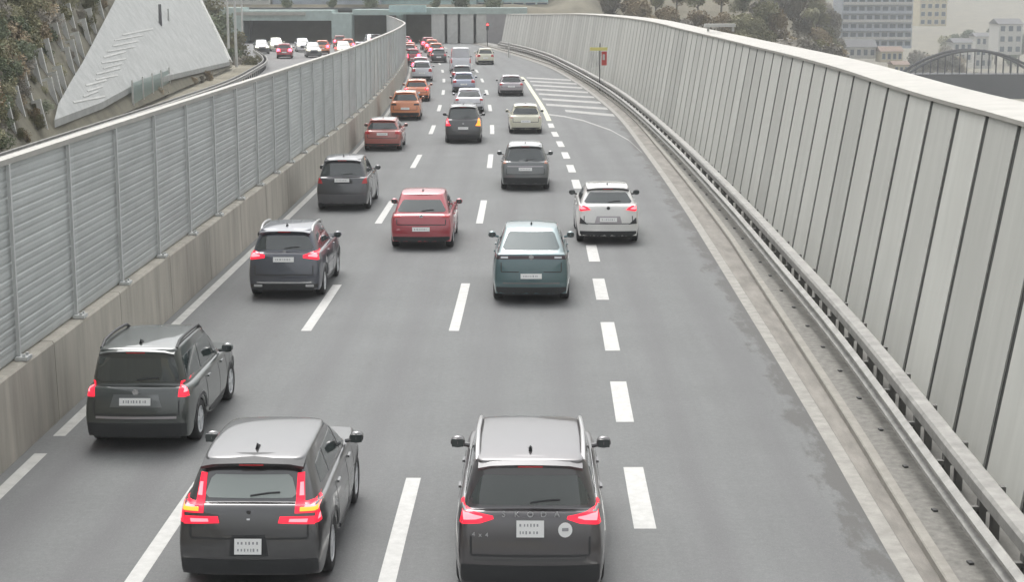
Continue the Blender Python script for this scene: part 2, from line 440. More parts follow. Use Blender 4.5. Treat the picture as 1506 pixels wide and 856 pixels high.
sweep(bm, frange(yw0, yw1, 2.25), capp); rel(link_mesh('cap', bm, M['cap']), rw)
bm = bmesh.new()
sweep(bm, frange(yw0, yw1, 2.25), lambda y: [(WR(y)+LEAN+1.152, WZ(y)-9), (WR(y)+LEAN+1.152, WZ(y)-.352), (WR(y)+LEAN+1.05, WZ(y)-.352), (WR(y)+LEAN+1.05, WZ(y)-9)])
rel(link_mesh('outer_wall', bm, M['concrete_grey']), rw)

# ------------------------------------------------------------------ left parapet and noise barrier
pa = thing('concrete_parapet', 'stained beige concrete parapet at the foot of the ribbed grey noise barrier', 'parapet wall', (WL(20)-.1, 20, 0))
bm = bmesh.new()
y = 4.0; pys = []
while y < 260: 
    ys2 = frange(y+.015, min(y+4.9, 261)-.015, 1.7); 
    sweep(bm, ys2, lambda y: [(WL(y), -.05), (WL(y)-.03, 1.46), (WL(y)-.06, 1.50), (WL(y)-.52, 1.50), (WL(y)-.56, -.05)]); y += 4.9
rel(link_mesh('wall_body', bm, M['parapet']), pa)
bm = bmesh.new(); sweep(bm, frange(4.1, 260.9, 3), lambda y: [(WL(y)-.045, -.02), (WL(y)-.07, 1.44), (WL(y)-.5, 1.44), (WL(y)-.52, -.02)]); rel(link_mesh('joint_filler', bm, M['groove']), pa)
nb = thing('noise_barrier', 'ribbed grey metal noise barrier with upright posts standing on the beige parapet', 'noise barrier', (WL(20)-.2, 20, 1.5))
BT = curve([(-10,4.95),(100,4.95),(150,4.75),(200,4.4),(262,4.3)])
bm = bmesh.new()
def ribs(y):
    x = WL(y)-.26; z = 1.53; out = []
    n = 12
    top = BT(y)-.04; h = (top-z)/n
    for k in range(n):
        z0 = z+k*h
        out += [(x-.005, z0), (x+.006, z0+h*.16), (x+.006, z0+h*.42), (x+.0, z0+h*.52), (x-.0, z0+h*.60), (x+.007, z0+h*.68), (x+.007, z0+h*.90), (x-.005, z0+h*.985)]
    out += [(x-.1, top), (x-.1, z)]
    return out
sweep(bm, frange(6, 258, 3.65), ribs); lay = bm.faces.layers.float.new('panel_tone'); pt = [random.Random(k).random() for k in range(90)]
for f in bm.faces: f[lay] = pt[int((f.calc_center_median().y-6)/3.65) % 90]
rel(link_mesh('panels', bm, M['alu']), nb)
bm = bmesh.new(); sweep(bm, frange(6, 258, 3.65), lambda y: [(WL(y)-.19, BT(y)-.04), (WL(y)-.19, BT(y)+.06), (WL(y)-.40, BT(y)+.06), (WL(y)-.40, BT(y)-.04)]); rel(link_mesh('top_rail', bm, M['cap']), nb)
pm = None; k = 0
y = 27.0-3.65*5
while y < 258:
    if pm is None:
        bm = bmesh.new(); box(bm, (-.01, 0, 1.7), (.05, .075, 3.42)); box(bm, (.06, 0, .04), (.22, .30, .06)); box(bm, (.10, .09, .09), (.05, .05, .05)); box(bm, (.10, -.09, .09), (.05, .05, .05))
        p = link_mesh('post', bm, M['alu_post']); pm = p.data
    else: p = bpy.data.objects.new('post', pm); COL.objects.link(p)
    p.parent = nb; p.location = (WL(y)-.185-nb.location.x, y-nb.location.y, 0); p.scale = (1, 1, (BT(y)-1.5)/3.45)
    y += 3.65

# opposite side guard rail
og = thing('guard_rail', 'double steel guard rail beyond the noise barrier below the pale sloping slab', 'guard rail', (-22, 70, 0))
bm = bmesh.new(); yso = frange(20, 200, 3)
sweep(bm, yso, lambda y: [(OPL(y), .52), (OPL(y)+.07, .58), (OPL(y)+.07, .66), (OPL(y), .72), (OPL(y)+.07, .78), (OPL(y)+.07, .84), (OPL(y), .88), (OPL(y)-.03, .88), (OPL(y)-.03, .52)])
rel(link_mesh('beam', bm, M['rail']), og)
bm = bmesh.new(); sweep(bm, yso, lambda y: [(OPL(y)-.45, .55), (OPL(y)-.45, .9), (OPL(y)-.38, .94), (OPL(y)-.34, .9), (OPL(y)-.34, .55)])
rel(link_mesh('rear_beam', bm, M['rail']), og)
pm = None; y = 22.
while y < 199:
    if pm is None:
        bm = bmesh.new(); box(bm, (-.17, 0, .4), (.12, .16, .8)); box(bm, (-.17, 0, .74), (.34, .22, .10)); p = link_mesh('post', bm, M['darkmetal']); pm = p.data
    else: p = bpy.data.objects.new('post', pm); COL.objects.link(p)
    p.parent = og; p.location = (OPL(y)+.0-og.location.x, y-og.location.y, 0); y += 2.4

# ------------------------------------------------------------------ sloping bank on the left
BP = Vector((-24.2, 81, .1)); BD = Vector((-5.4, 82, 0)).normalized(); BN = Vector((-BD.y, BD.x, 0))   # along, to the left
SL = 1.55
def bank_pt(px, py, off=0):
    d = ray(px, py); o = Vector((0, 0, CAM_H))
    n = Vector((-BN.x*SL, -BN.y*SL, 1)); nn = n.normalized()
    p0 = BP+nn*off
    t = (p0-o).dot(n)/d.dot(n); return o+d*t
def bank_z(x, y): 
    u = (Vector((x, y, 0))-Vector((BP.x, BP.y, 0))).dot(BN); return BP.z+max(0, u)*SL
bm = bmesh.new()
e0 = bank_pt(342, 96); e1 = bank_pt(286, -30)
rows = []
for i in range(31):
    f = i/30; r = []
    u = 22*f
    # far end follows the slab edge
    k = (e1-e0); ue = (e1-Vector((e0.x, e0.y, e0.z))).dot(BN); s0 = (e0-BP).dot(BD); s1 = (e1-BP).dot(BD)
    send = s0+(s1-s0)*u/max(.1, ue)
    for j in range(41):
        s = -75+(send+75)*j/40
        p = Vector((BP.x, BP.y, 0))+BD*s+BN*u; r.append(bm.verts.new((p.x, p.y, BP.z+u*SL-.02+(random.uniform(-.12,.12) if 0<i<30 and j<40 else 0)*(1 if s < 20 else 0)-(.12 if s>=20 else 0))))
    rows.append(r)
for i in range(30):
    for j in range(40): bm.faces.new((rows[i][j], rows[i][j+1], rows[i+1][j+1], rows[i+1][j]))
struct(link_mesh('bank', bm, M['grassbank'], smooth=True))
# pale slab
slab_px = [(80,176),(150,150),(190,128),(250,110),(338,90),(330,72),(314,40),(295,2),(280,-30),(184,-30),(167,4),(144,48),(121,92),(105,118),(86,152)]
sb = thing('sloping_slab', 'large smooth pale concrete slab sloping up beyond the guard rail at upper left', 'concrete slope', tuple(bank_pt(210,154)))
bm = bmesh.new()
a = [bm.verts.new(bank_pt(x, y, .30)) for x, y in slab_px]; b = [bm.verts.new(bank_pt(x, y, .30)-Vector((0,0,.42))) for x, y in slab_px]
bm.faces.new(a)
for i in range(len(a)): j = (i+1)%len(a); bm.faces.new((a[i], b[i], b[j], a[j]))
bmesh.ops.recalc_face_normals(bm, faces=bm.faces)
rel(link_mesh('slab', bm, M['concrete']), sb)
bm = bmesh.new()
def slabbar(x0, y0, x1, y1, t=.16, h=.05):
    p, q = bank_pt(x0, y0, .31), bank_pt(x1, y1, .31); d = (q-p).normalized(); n = Vector((-BN.x*SL, -BN.y*SL, 1)).normalized(); c = d.cross(n).normalized()
    vs = []
    for e in (p, q):
        for s in ((-1,0),(1,0),(1,1),(-1,1)): vs.append(bm.verts.new(e+c*s[0]*t/2+n*s[1]*h))
    for i in range(4): bm.faces.new((vs[i], vs[(i+1)%4], vs[4+(i+1)%4], vs[4+i]))
    bm.faces.new(vs[:4][::-1]); bm.faces.new(vs[4:])
for k in range(13):
    y = 150-k*8.3; x = 105+k*5.5
    slabbar(x+random.uniform(-6,6)+8, y, x+38+random.uniform(-10,18), y-6-random.uniform(0,3), .08+.05*random.random(), .015)
rel(link_mesh('step_ribs', bm, M['concrete_grey']), sb)
bm = bmesh.new()
slabbar(338,90,330,72,.5,.18); slabbar(330,72,314,40,.6,.18); slabbar(314,40,295,2,.7,.18); slabbar(295,2,280,-30,.8,.18)
rel(link_mesh('edge_kerb', bm, M['white']), sb)
# posts in two rows climbing the bank
def slabpost(x, y, h, kind):
    p = bank_pt(x, y, 0)
    lab = ('white slanted plank post in the lower row beside the pale slab, %s' if kind else 'white slanted plank post in the upper row on the overgrown bank, %s')
    return p
rowA = [(66,184),(82,150),(89,141),(96,132),(107,104),(114,92),(121,80),(131,60),(139,44),(150,22)]
rowB = [(20,190),(33,165),(45,145),(58,120),(67,107),(77,92),(90,68),(99,54),(108,38)]
pmesh = None
def plank():
    bm = bmesh.new(); Mx = Matrix.Rotation(math.radians(-13), 4, 'Y')
    box(bm, (0, 0, .60), (.30, .14, 1.4), M4=Mx); box(bm, (-.12, 0, 1.37), (.56, .16, .14), M4=Mx)
    return bm
ords = ['lowest','second','third','fourth','fifth','sixth','seventh','eighth','ninth','topmost']
for nm, rw_, lab in (('A', rowA, 'white slanted plank post beside the pale slab, %s of its row from below'), ('B', rowB, 'white slanted plank post among far left bushes, %s of its row from below')):
    for i, (x, y) in enumerate(rw_):
        if pmesh is None:
            o = link_mesh('plank_post', plank(), M['white']); pmesh = o.data
        else: o = bpy.data.objects.new('plank_post', pmesh); COL.objects.link(o)
        p = bank_pt(x, y, 0); o.location = p-Vector((0,0,.15)); o.rotation_euler = (0, 0, math.radians(random.uniform(-8, 8)))
        s = (.62+.38*p.y/100); o.scale = (s*1.0, s, s*1.15)
        w_ = 'topmost' if i == len(rw_)-1 else ords[i]
        tag(o, (lab % w_).replace(', topmost of its row from below', ', topmost of its row'), 'post', 'plank posts climbing the bank' )

# ------------------------------------------------------------------ foliage
def leafmat(name, a, b):
    m = bpy.data.materials.new(name); m.use_nodes = True; t = m.node_tree; bs = t.nodes['Principled BSDF']; bs.inputs['Roughness'].default_value = .8
    at = t.nodes.new('ShaderNodeAttribute'); at.attribute_name = 'tint'; r = t.nodes.new('ShaderNodeValToRGB')
    r.color_ramp.elements[0].color = (*a, 1); r.color_ramp.elements[1].color = (*b, 1)
    t.links.new(at.outputs['Fac'], r.inputs[0]); t.links.new(r.outputs[0], bs.inputs['Base Color'])
    return m
LM = {'olive': leafmat('olive_leaves', (.11,.11,.06), (.36,.34,.20)), 'brown': leafmat('autumn_leaves', (.15,.12,.075), (.40,.32,.20)),
      'green': leafmat('green_leaves', (.06,.08,.045), (.20,.23,.13)), 'grey': leafmat('bare_twigs', (.16,.15,.125), (.33,.30,.25))}
def crown_bm(r, h, n, leaf, seed, z0):
    rd = random.Random(seed); bm = bmesh.new(); lay = bm.faces.layers.float.new('tint')
    lobes = [(Vector((rd.uniform(-.55,.55)*r, rd.uniform(-.55,.55)*r, z0+h*rd.uniform(.15,.85))), r*rd.uniform(.3,.6), rd.random()) for _ in range(11)]
    for k in range(n):
        c, rr, tn = rd.choice(lobes)
        d = Vector((rd.gauss(0,1), rd.gauss(0,1), rd.gauss(0,.9))).normalized()*rr*(rd.random()**.45)
        p = c+d; s = leaf*rd.uniform(.5,1.4)
        u = Vector((rd.gauss(0,1), rd.gauss(0,1), rd.gauss(0,1))).normalized(); v = u.orthogonal().normalized()
        f = bm.faces.new([bm.verts.new(p+u*s*.5), bm.verts.new(p+v*s*.35), bm.verts.new(p-u*s*.5), bm.verts.new(p-v*s*.35)])
        f[lay] = min(1, max(0, .25+.5*tn+rd.uniform(-.25,.25)))
    return bm
def trunk_bm(h, r, seed):
    rd = random.Random(seed); bm = bmesh.new()
    tube(bm, [(0,0,-.4),(rd.uniform(-.1,.1),0,h*.4),(rd.uniform(-.2,.2),rd.uniform(-.2,.2),h*.85)], [r, r*.7, r*.3], 7)
    for k in range(6):
        a = rd.uniform(0, 6.28); z = h*rd.uniform(.3,.7); l = h*rd.uniform(.2,.4)
        tube(bm, [(0,0,z),(math.cos(a)*l*.6, math.sin(a)*l*.6, z+l*.5),(math.cos(a)*l, math.sin(a)*l, z+l)], [r*.35, r*.22, r*.08], 5)
    return bm
TREE = {}
def tree(kind, x, y, z, h, label, group, name='tree', cat='tree', var=0):
    key = (kind, var, name)
    root = thing(name, label, cat, (x, y, z), random.uniform(0, 6.28), group)
    if key not in TREE:
        cr = link_mesh('crown', crown_bm(3.0, 7.0, 5200, .42, (sum(map(ord, kind))*7+var*31) % 999, 2.2), LM[kind], root); tr = link_mesh('trunk', trunk_bm(8, .22, var+3), M['bark'], root)
        TREE[key] = (cr.data, tr.data)
    else:
        for n, d in zip(('crown','trunk'), TREE[key]):
            c = bpy.data.objects.new(n, d); COL.objects.link(c); c.parent = root
    s = h/9.5; root.scale = (s, s, s*random.uniform(.9, 1.1)); return root
SHR = {}
def shrub(kind, x, y, z, s, label, group, var=0):
    key = (kind, var)
    root = thing('shrub', label, 'shrub', (x, y, z), random.uniform(0, 6.28), group)
    if key not in SHR:
        cr = link_mesh('foliage', crown_bm(1.0, 1.2, 2600, .13, var+40, .1), LM[kind], root); tr = link_mesh('stem', trunk_bm(1.3, .05, var+13), M['bark'], root)
        SHR[key] = (cr.data, tr.data)
    else:
        for n, d in zip(('foliage','stem'), SHR[key]):
            c = bpy.data.objects.new(n, d); COL.objects.link(c); c.parent = root
    root.scale = (s, s, s); return root

# shrubs on the bank at far left
sh = []
posts_px = rowA+rowB
for k in range(85):
    for _ in range(40):
        px = random.uniform(-30, 150); py = random.uniform(-25, 215)
        lim = 158-(py*.50)
        if px < lim and all((px-a)**2+(py-b)**2 > 11**2 for a, b in sh) and all((px-a)**2+(py+6-b)**2 > 10**2 for a, b in posts_px): sh.append((px, py)); break
sh.sort(key=lambda t: -t[1])
def where(px, py):
    v = 'low' if py > 140 else ('midway up' if py > 65 else 'high up')
    return v
for i, (px, py) in enumerate(sh):
    p = bank_pt(px, py, 0); kd = random.choice(['olive','olive','brown','green','grey'])
    nm = {'olive':'dull olive shrub','brown':'brown autumn shrub','green':'green shrub','grey':'bare greyish shrub'}[kd]
    dmin = min(math.hypot(px-a, py-b) for a, b in posts_px)
    shrub(kd, p.x, p.y, p.z-.35, (.42+.022*min(30, max(0, dmin-10)))*(.9+.3*random.random())*(.6+.4*p.y/110), '%s %s on the overgrown bank left of the slab' % (nm, where(px, py)), 'shrubs %s on the left bank, %s' % (where(px, py), kd), i % 3)
# hedge triangle beyond the slab
for i, (px, py, Y, s, kd) in enumerate([(335,62,205,2.6,'olive'),(322,36,215,3.0,'green'),(309,12,225,3.2,'olive'),(343,84,195,2.0,'green'),(355,92,185,1.6,'grey'),(370,90,185,1.4,'olive')]):
    p = yp(px, py, Y); shrub(kd, p.x, Y, p.z-s*.8, s, ['rounded olive shrub beside the right edge of the slab','dark green shrub behind the slab edge halfway up','olive shrub behind the slab near the top of the view','green shrub at the foot of the white lamp post','small bare shrub right of the lamp post foot','small olive shrub at the end of the far guard rail'][i], 'shrubs behind the slab', i % 3)

# fence with greenish glass, bollards at the foot of the slab
def pole_thing(name, label, cat, x, y, z, h, r, m, group=None, cap=None):
    bm = bmesh.new(); tube(bm, [(0,0,0),(0,0,h)], [r, r*.8], 8)
    if cap: tube(bm, [(0,0,h),(0,0,h+cap)], [r*1.5, r*1.3], 8)
    o = link_mesh(name, bm, m); o.location = (x, y, z); return tag(o, label, cat, group)
gf = thing('glass_fence', 'low greenish glass fence with posts at the foot of the slab', 'fence', tuple(gp(200,150,.2)))
fa, fb = gp(196,158,.0), gp(250,133,.0)
bm = bmesh.new(); bx = []
n = 4
for k in range(n):
    a = fa.lerp(fb, k/n); b = fa.lerp(fb, (k+.94)/n)
    vs = [bm.verts.new(v) for v in (a+Vector((0,0,.25)), b+Vector((0,0,.25)), b+Vector((0,0,1.7)), a+Vector((0,0,1.7)))]
    f = bm.faces.new(vs)
bmesh.ops.solidify(bm, geom=bm.faces[:], thickness=.03)
rel(link_mesh('glass', bm, M['glassfence']), gf)
for k in range(n+1):
    p = fa.lerp(fb, k/n); bm = bmesh.new(); box(bm, (p.x, p.y, .95), (.12, .12, 1.9)); rel(link_mesh('post', bm, M['white']), gf)
bl = [(252,120,1.5,'leftmost of the bollards right of the glass fence'),(270,116,.9,'short second bollard right of the glass fence'),(279,113,1.2,'third bollard right of the glass fence'),(297,108,1.5,'tall fourth bollard right of the glass fence'),(315,96,1.2,'last bollard before the lamp post')]
for x, y, h, lab in bl:
    p = gp(x, y+2, 0); pole_thing('bollard', 'dark slim '+lab, 'bollard', p.x, p.y, 0, h, .13, M['concrete_grey'] if h < 1.3 else M['roofdark'], 'bollards at the foot of the slab', .12)
p = bank_pt(236, 36, .3); pole_thing('marker_post', 'dark slim post standing alone high on the pale slab', 'post', p.x, p.y, p.z-.1, 1.9, .16, M['roofdark'])
p = bank_pt(248, 30, .3); pole_thing('marker_post', 'grey short post just right of the dark post on the slab', 'post', p.x, p.y, p.z-.1, 1.2, .09, M['concrete_grey'])
# scrub along the foot of the slab
for i in range(22):
    px = 92+i*11.2; py = 188-i*4.2+random.uniform(-6, 6); p = gp(px, py, 0); kd = random.choice(['brown','grey','olive','grey'])
    shrub(kd, p.x, p.y, 0-.25, random.uniform(.35, .75), {'brown':'low brown','grey':'low bare grey','olive':'low olive'}[kd]+' bush along the foot of the pale slab', 'low bushes at the slab foot, '+kd, i % 3)
# lamp posts
def lamp_post(x, y, h, label, arm=2.0):
    r = thing('street_lamp', label, 'street lamp', (x, y, 0))
    bm = bmesh.new(); tube(bm, [(0,0,0),(0,0,h*.5),(0,0,h)], [.16,.13,.09], 10); link_mesh('pole', bm, M['white'], r)
    bm = bmesh.new(); tube(bm, [(0,0,h-.1),(arm*.5,0,h+.3),(arm,0,h+.35)], [.06,.05,.04], 8); link_mesh('arm', bm, M['white'], r)
    bm = bmesh.new(); box(bm, (arm+.3, 0, h+.33), (.7,.28,.12)); link_mesh('lamp_head', bm, M['concrete_grey'], r)
p = gp(348, 98); lamp_post(p.x, p.y, 11, 'white street lamp post at the right end of the pale slab')
p = yp(357, 60, 235); lamp_post(p.x, 235, 11, 'thin white street lamp post beside the left tunnel mouth')
p = yp(336, 60, 200); lamp_post(p.x, 200, 12, 'pale street lamp post left of the bright white one')

# ------------------------------------------------------------------ portals
YP = 258
def X(px): return (px-CXP)/FPX*YP*(1/math.cos(TH))*math.cos(TH)
def px2(px, py, Y=YP): return yp(px, py, Y)
po = thing('tunnel_portal', 'concrete tunnel portal with dark mouths at the far end of both carriageways', 'tunnel portal', (-25, YP, 0))
bm = bmesh.new()
def pbox(bm, a, b, c, d, y0, y1):   # from pixels left,right and heights z
    xa, xb = yp(a, 60, YP).x, yp(b, 60, YP).x
    box(bm, ((xa+xb)/2, (y0+y1)/2, (c+d)/2), (xb-xa, y1-y0, d-c))
pbox(bm, 300, 356, 0, 5.6, YP, YP+8); pbox(bm, 490, 519, 0, 4.75, YP-2, YP+3)
pbox(bm, 356, 490, 3.55, 5.2, YP-1, YP+8); pbox(bm, 519, 592, 4.4, 5.3, YP, YP+8); pbox(bm, 584, 593, -.0, 4.4, YP-1, YP+8)
pbox(bm, 592, 636, 4.5, 5.6, YP-.5, YP+8)
pbox(bm, 636, 775, 4.6, 5.6, YP-3, YP+4)
rel(link_mesh('portal_wall', bm, mat('greenish_portal_concrete', (.42, .50, .48), .85, var=.12, scale=1)), po)
bm = bmesh.new()
pbox(bm, 300, 775, -.2, 6, YP+26, YP+27); pbox(bm, 300, 356, 0, 5.0, YP+8.1, YP+26); pbox(bm, 300, 775, 5.0, 5.5, YP+8.1, YP+26)
rel(link_mesh('tunnel_lining', bm, M['darkhole']), po)
bm = bmesh.new()
pbox(bm, 350, 452, 4.4, 4.9, YP-1.6, YP-1.01)
rel(link_mesh('parapet_band', bm, M['cap']), po)
# columns and recesses to the right
for a, b in ((636,655),(659,674),(678,697),(701,716)):
    bm = bmesh.new(); pbox(bm, a, b, -.1, 4.6, YP-2.8, YP+3); rel(link_mesh('pillar', bm, M['white']), po)
bm = bmesh.new(); pbox(bm, 636, 775, -.1, 4.59, YP+1, YP+3.9); rel(link_mesh('recess_wall', bm, M['concrete_grey']), po)
bm = bmesh.new(); pbox(bm, 716, 775, -.1, 4.7, YP-2.9, YP+.9); rel(link_mesh('side_wall', bm, mat('mauve_grey_concrete', (.33,.32,.33), .85, var=.12, scale=1)), po)
# teal canopy
for (a, b, z0, z1, m, Y0) in ((575,628,4.9,6.0,'teal',YP-3.5),):
    bm = bmesh.new(); pbox(bm, a, b, z0, z1, Y0, Y0+2.4); o = rel(link_mesh('canopy', bm, M[m]), po)
# buildings above the portal
def facade(name, label, px0, px1, Y, depth, z0, z1, mwall, nwin, nfl, mroof='roofdark', flat=True, group=None, ww=.55, balc=False):
    xa, xb = yp(px0, 30, Y).x, yp(px1, 30, Y).x
    r = thing(name, label, 'building', ((xa+xb)/2, Y, z0), 0, group); W = xb-xa; H = z1-z0
    bm = bmesh.new(); box(bm, (0, depth/2, H/2), (W, depth, H)); link_mesh('wall', bm, M[mwall], r)
    bm = bmesh.new()
    if flat: box(bm, (0, depth/2, H+.2), (W+.6, depth+.6, .4))
    else:
        v = [bm.verts.new(p) for p in ((-W/2-.4,-.4,H),(W/2+.4,-.4,H),(W/2+.4,depth+.4,H),(-W/2-.4,depth+.4,H),(-W/2-.4,depth/2,H+W*.22),(W/2+.4,depth/2,H+W*.22))]
        for f in ((0,1,5,4),(2,3,4,5),(0,4,3),(1,2,5),(0,3,2,1)): bm.faces.new([v[i] for i in f])
    link_mesh('roof', bm, M[mroof], r)
    fh = H/nfl; cw = W/nwin
    for j in range(nfl):
        for i in range(nwin):
            x = -W/2+cw*(i+.5); z = fh*(j+.55); w_, h_ = cw*ww, fh*.5
            bm = bmesh.new()
            box(bm, (x, -.03, z+h_/2+.05), (w_+.2, .1, .1)); box(bm, (x, -.05, z-h_/2-.05), (w_+.24, .16, .1))
            box(bm, (x-w_/2-.05, -.03, z), (.1, .1, h_)); box(bm, (x+w_/2+.05, -.03, z), (.1, .1, h_))
            fr = link_mesh('window', bm, M['white'], r)
            bm = bmesh.new(); box(bm, (x, -.012, z), (w_, .03, h_)); box(bm, (x, -.035, z), (.06, .02, h_)); link_mesh('pane', bm, [M['winglass']], fr)
        if balc:
            bm = bmesh.new(); box(bm, (0, -.6, fh*j+.1), (W*.98, 1.1, .18)); box(bm, (0, -1.13, fh*j+.6), (W*.98, .05, .8)); link_mesh('balcony', bm, M['white'] if j % 2 else M['render3'], r)
    return r
facade('office_building', 'grey low building with small windows above the left end of the left tunnel mouth', 300, 398, 276, 12, 5.9, 14, 'render1', 6, 3)
facade('house', 'white building with dark doorways above the middle of the left tunnel mouth', 402, 492, 278, 12, 5.9, 15, 'white', 6, 3, balc=True)
facade('house', 'cream building with narrow windows above the second tunnel mouth', 496, 560, 274, 12, 5.9, 15, 'render3', 5, 3)
facade('glass_hall', 'pale teal glass hall behind the tunnel portal roof', 562, 700, 277, 14, 5.7, 13, 'teal', 9, 2, ww=.75)
facade('office_building', 'light blue building with wide panes at the left end of the leaning wall', 702, 806, 284, 14, 4.0, 15, 'teal', 6, 4, ww=.8)
facade('house', 'brown roofed low house behind the far end of the leaning wall', 808, 856, 292, 10, 3.6, 8.6, 'render2', 4, 2, 'roofbrown', False)
for (a, z, s, lab) in ((420, 5.6, 1.3, 'small green shrub left of the white building above the tunnel'), (487, 5.6, 1.2, 'small green shrub right of the white building above the tunnel'), (545, 5.6, 1.6, 'dark green shrub above the second tunnel mouth'), (676, 5.5, 1.7, 'dark shrub in front of the teal hall'), (640, 5.5, 1.2, 'low dark shrub left of the pillars on the portal roof'), (727, 5.4, 1.8, 'dark round shrub at the right end of the portal roof')):
    shrub('green', yp(a, 20, 266).x, 268, z, s, lab, 'shrubs on the tunnel roof', 1)
# traffic signal
p = gp(717, 68); ts = thing('traffic_signal', 'traffic signal showing red beside the far portal pillars', 'traffic signal', (p.x, p.y, 0))
bm = bmesh.new(); tube(bm, [(0,0,0),(0,0,3.0)], .07); link_mesh('pole', bm, M['darkmetal'], ts)
bm = bmesh.new(); box(bm, (0,0,2.95), (.36,.26,1.1)); link_mesh('housing', bm, M['black'], ts)
bm = bmesh.new(); bmesh.ops.create_uvsphere(bm, u_segments=12, v_segments=8, radius=.15); bmesh.ops.translate(bm, vec=(0,-.15,3.25), verts=bm.verts); link_mesh('red_light', bm, M['signal_red'], ts)
# tall lit sign posts near the portal
for (a, b, h, lab) in ((660,62,3.6,'slim white sign post between the pillars and the queue'), (748,84,1.6,'short white marker post at the far end of the guard rail')):
    p = gp(a, b); pole_thing('marker_post', lab, 'post', p.x, p.y, 0, h, .11, M['white'], None, .2)
# sign on the right verge
Ys = 128; p = yp(881, 105, Ys); xs_ = p.x
sg = thing('lane_sign', 'small sign with yellow top bar and white and red slats by the leaning wall', 'road sign', (xs_, Ys, .2))
bm = bmesh.new(); tube(bm, [(.06,.1,-.1),(.06,.1,3.7)], .045); link_mesh('pole', bm, M['darkmetal'], sg)
bm = bmesh.new(); box(bm, (-.05, 0, 3.25), (1.4, .08, .26)); link_mesh('top_bar', bm, M['sign_yellow'], sg)
for k in range(4):
    bm = bmesh.new(); box(bm, (-.62+k*.19, 0, 2.42), (.10, .06, 1.3)); link_mesh('slat', bm, M['white'], sg)
bm = bmesh.new(); box(bm, (.40, 0, 2.5), (.42, .07, 1.1)); link_mesh('red_panel', bm, M['sign_red'], sg)
bm = bmesh.new(); box(bm, (.36, -.05, 2.6), (.18, .03, .45)); link_mesh('white_mark', bm, M['white'], sg)

# ------------------------------------------------------------------ right background
tb = thing('apartment_block', 'blue grey apartment block with rows of windows and balconies behind the leaning wall', 'building')
bpy.data.objects.remove(tb)
facade('apartment_block', 'blue grey apartment block with rows of windows and balconies beyond the leaning wall', 1238, 1342, 560, 16, -11, 13, 'render3', 9, 8, ww=.7, balc=True)
facade('house', 'cream block with tall windows above the bare trees right of the blue grey block', 1352, 1392, 640, 14, -5, 20, 'render2', 4, 8)
facade('house', 'white gabled house beside the green slope at upper right', 1437, 1462, 600, 10, -20, -8, 'white', 3, 3, 'roofdark', False)
facade('house', 'white house with dark roof at the right end above the arch bridge', 1470, 1505, 580, 12, -14, -3, 'white', 3, 3, 'roofdark', False)
facade('house', 'small cream house left of the arch bridge', 1318, 1340, 480, 8, -17, -13.2, 'render2', 3, 1, 'roofbrown', False)
facade('house', 'white low house between the bare trees and the gabled house', 1405, 1432, 560, 10, -16, -9, 'white', 3, 2, 'roofdark', False)
facade('house', 'pale house at the foot of the apartment block', 1240, 1290, 520, 8, -13, -9.3, 'white', 5, 1, 'roofdark', False)
facade('house', 'pale low house right of the foot of the apartment block', 1298, 1330, 515, 8, -14, -10.5, 'render2', 4, 1, 'roofbrown', False)
# arch bridge
YB = 430
br = thing('arch_bridge', 'dark steel arch bridge with upright hangers at the right edge of the view', 'bridge', (yp(1430,130,YB).x, YB, yp(1430,118,YB).z))
L_ = yp(1335,130,YB).x; R_ = yp(1560,130,YB).x; cxb = (L_+R_)/2; zb = yp(1430,108,YB).z; zt = yp(1430,74,YB).z
for s, yo in ((0, 0), (1, 7)):
    bm = bmesh.new(); hw = (R_-L_)/2*.86
    arc = lambda t: (cxb-3+hw*t, YB+yo, zb+(zt-zb)*(1-t*t))
    tube(bm, [arc(-1+i/12) for i in range(25)], .38, 6); rel(link_mesh('arch', bm, M['steel']), br)
    for i in range(1, 18):
        t = -1+i/9; p = arc(t); bm = bmesh.new(); tube(bm, [(p[0], p[1], zb-1), p], .14, 5); rel(link_mesh('hanger', bm, M['steel']), br)
bm = bmesh.new(); box(bm, (cxb+10, YB+3.5, zb-3.4), (R_-L_+20, 9, 6.6)); rel(link_mesh('deck', bm, M['steel']), br)
bm = bmesh.new(); box(bm, (L_-3, YB+3.5, zb-6), (7, 12, 12)); rel(link_mesh('abutment', bm, M['concrete_grey']), br)
# trees on the right-hand hill
GN = {'olive':'dull olive tree','brown':'brown autumn tree','green':'green tree','grey':'bare greyish tree'}
def tree_at(px, py, Y, h, kd, place, var, dz=0):
    p = yp(px, py, Y); z = terrain(p.x, Y)
    tree(kd, p.x, Y, z-.3, h, GN[kd]+' '+place, 'trees %s, %s' % (place, kd), var=var)
cnt = 0
for Y in (236, 252, 270, 290, 314, 342, 372, 405, 440):
    px = 800+random.uniform(-10,10) if Y > 300 else 900
    while px < 1240:
        if Y < 262 and px < 930: px += 20; continue
        kd = random.choice(['grey','brown','brown','olive','grey','olive'])
        pl = 'low on the hill right behind the leaning wall' if Y < 300 else ('halfway up the hill behind the leaning wall' if Y < 380 else 'high on the hill behind the leaning wall')
        tree_at(px, 40, Y, random.uniform(7, 11), kd, pl, cnt % 2); cnt += 1
        px += random.uniform(19, 36)*280/Y
for px, Y, h, kd in ((1222,470,12,'brown'),(1210,450,11,'grey'),(1352,500,13,'grey'),(1366,505,14,'brown'),(1380,500,13,'grey'),(1394,510,14,'grey'),(1408,515,12,'brown'),(1348,480,10,'grey'),(1376,470,9,'grey'),(1232,480,10,'grey')):
    tree_at(px, 60, Y, h, kd, 'beside the blue grey apartment block', cnt % 2); cnt += 1
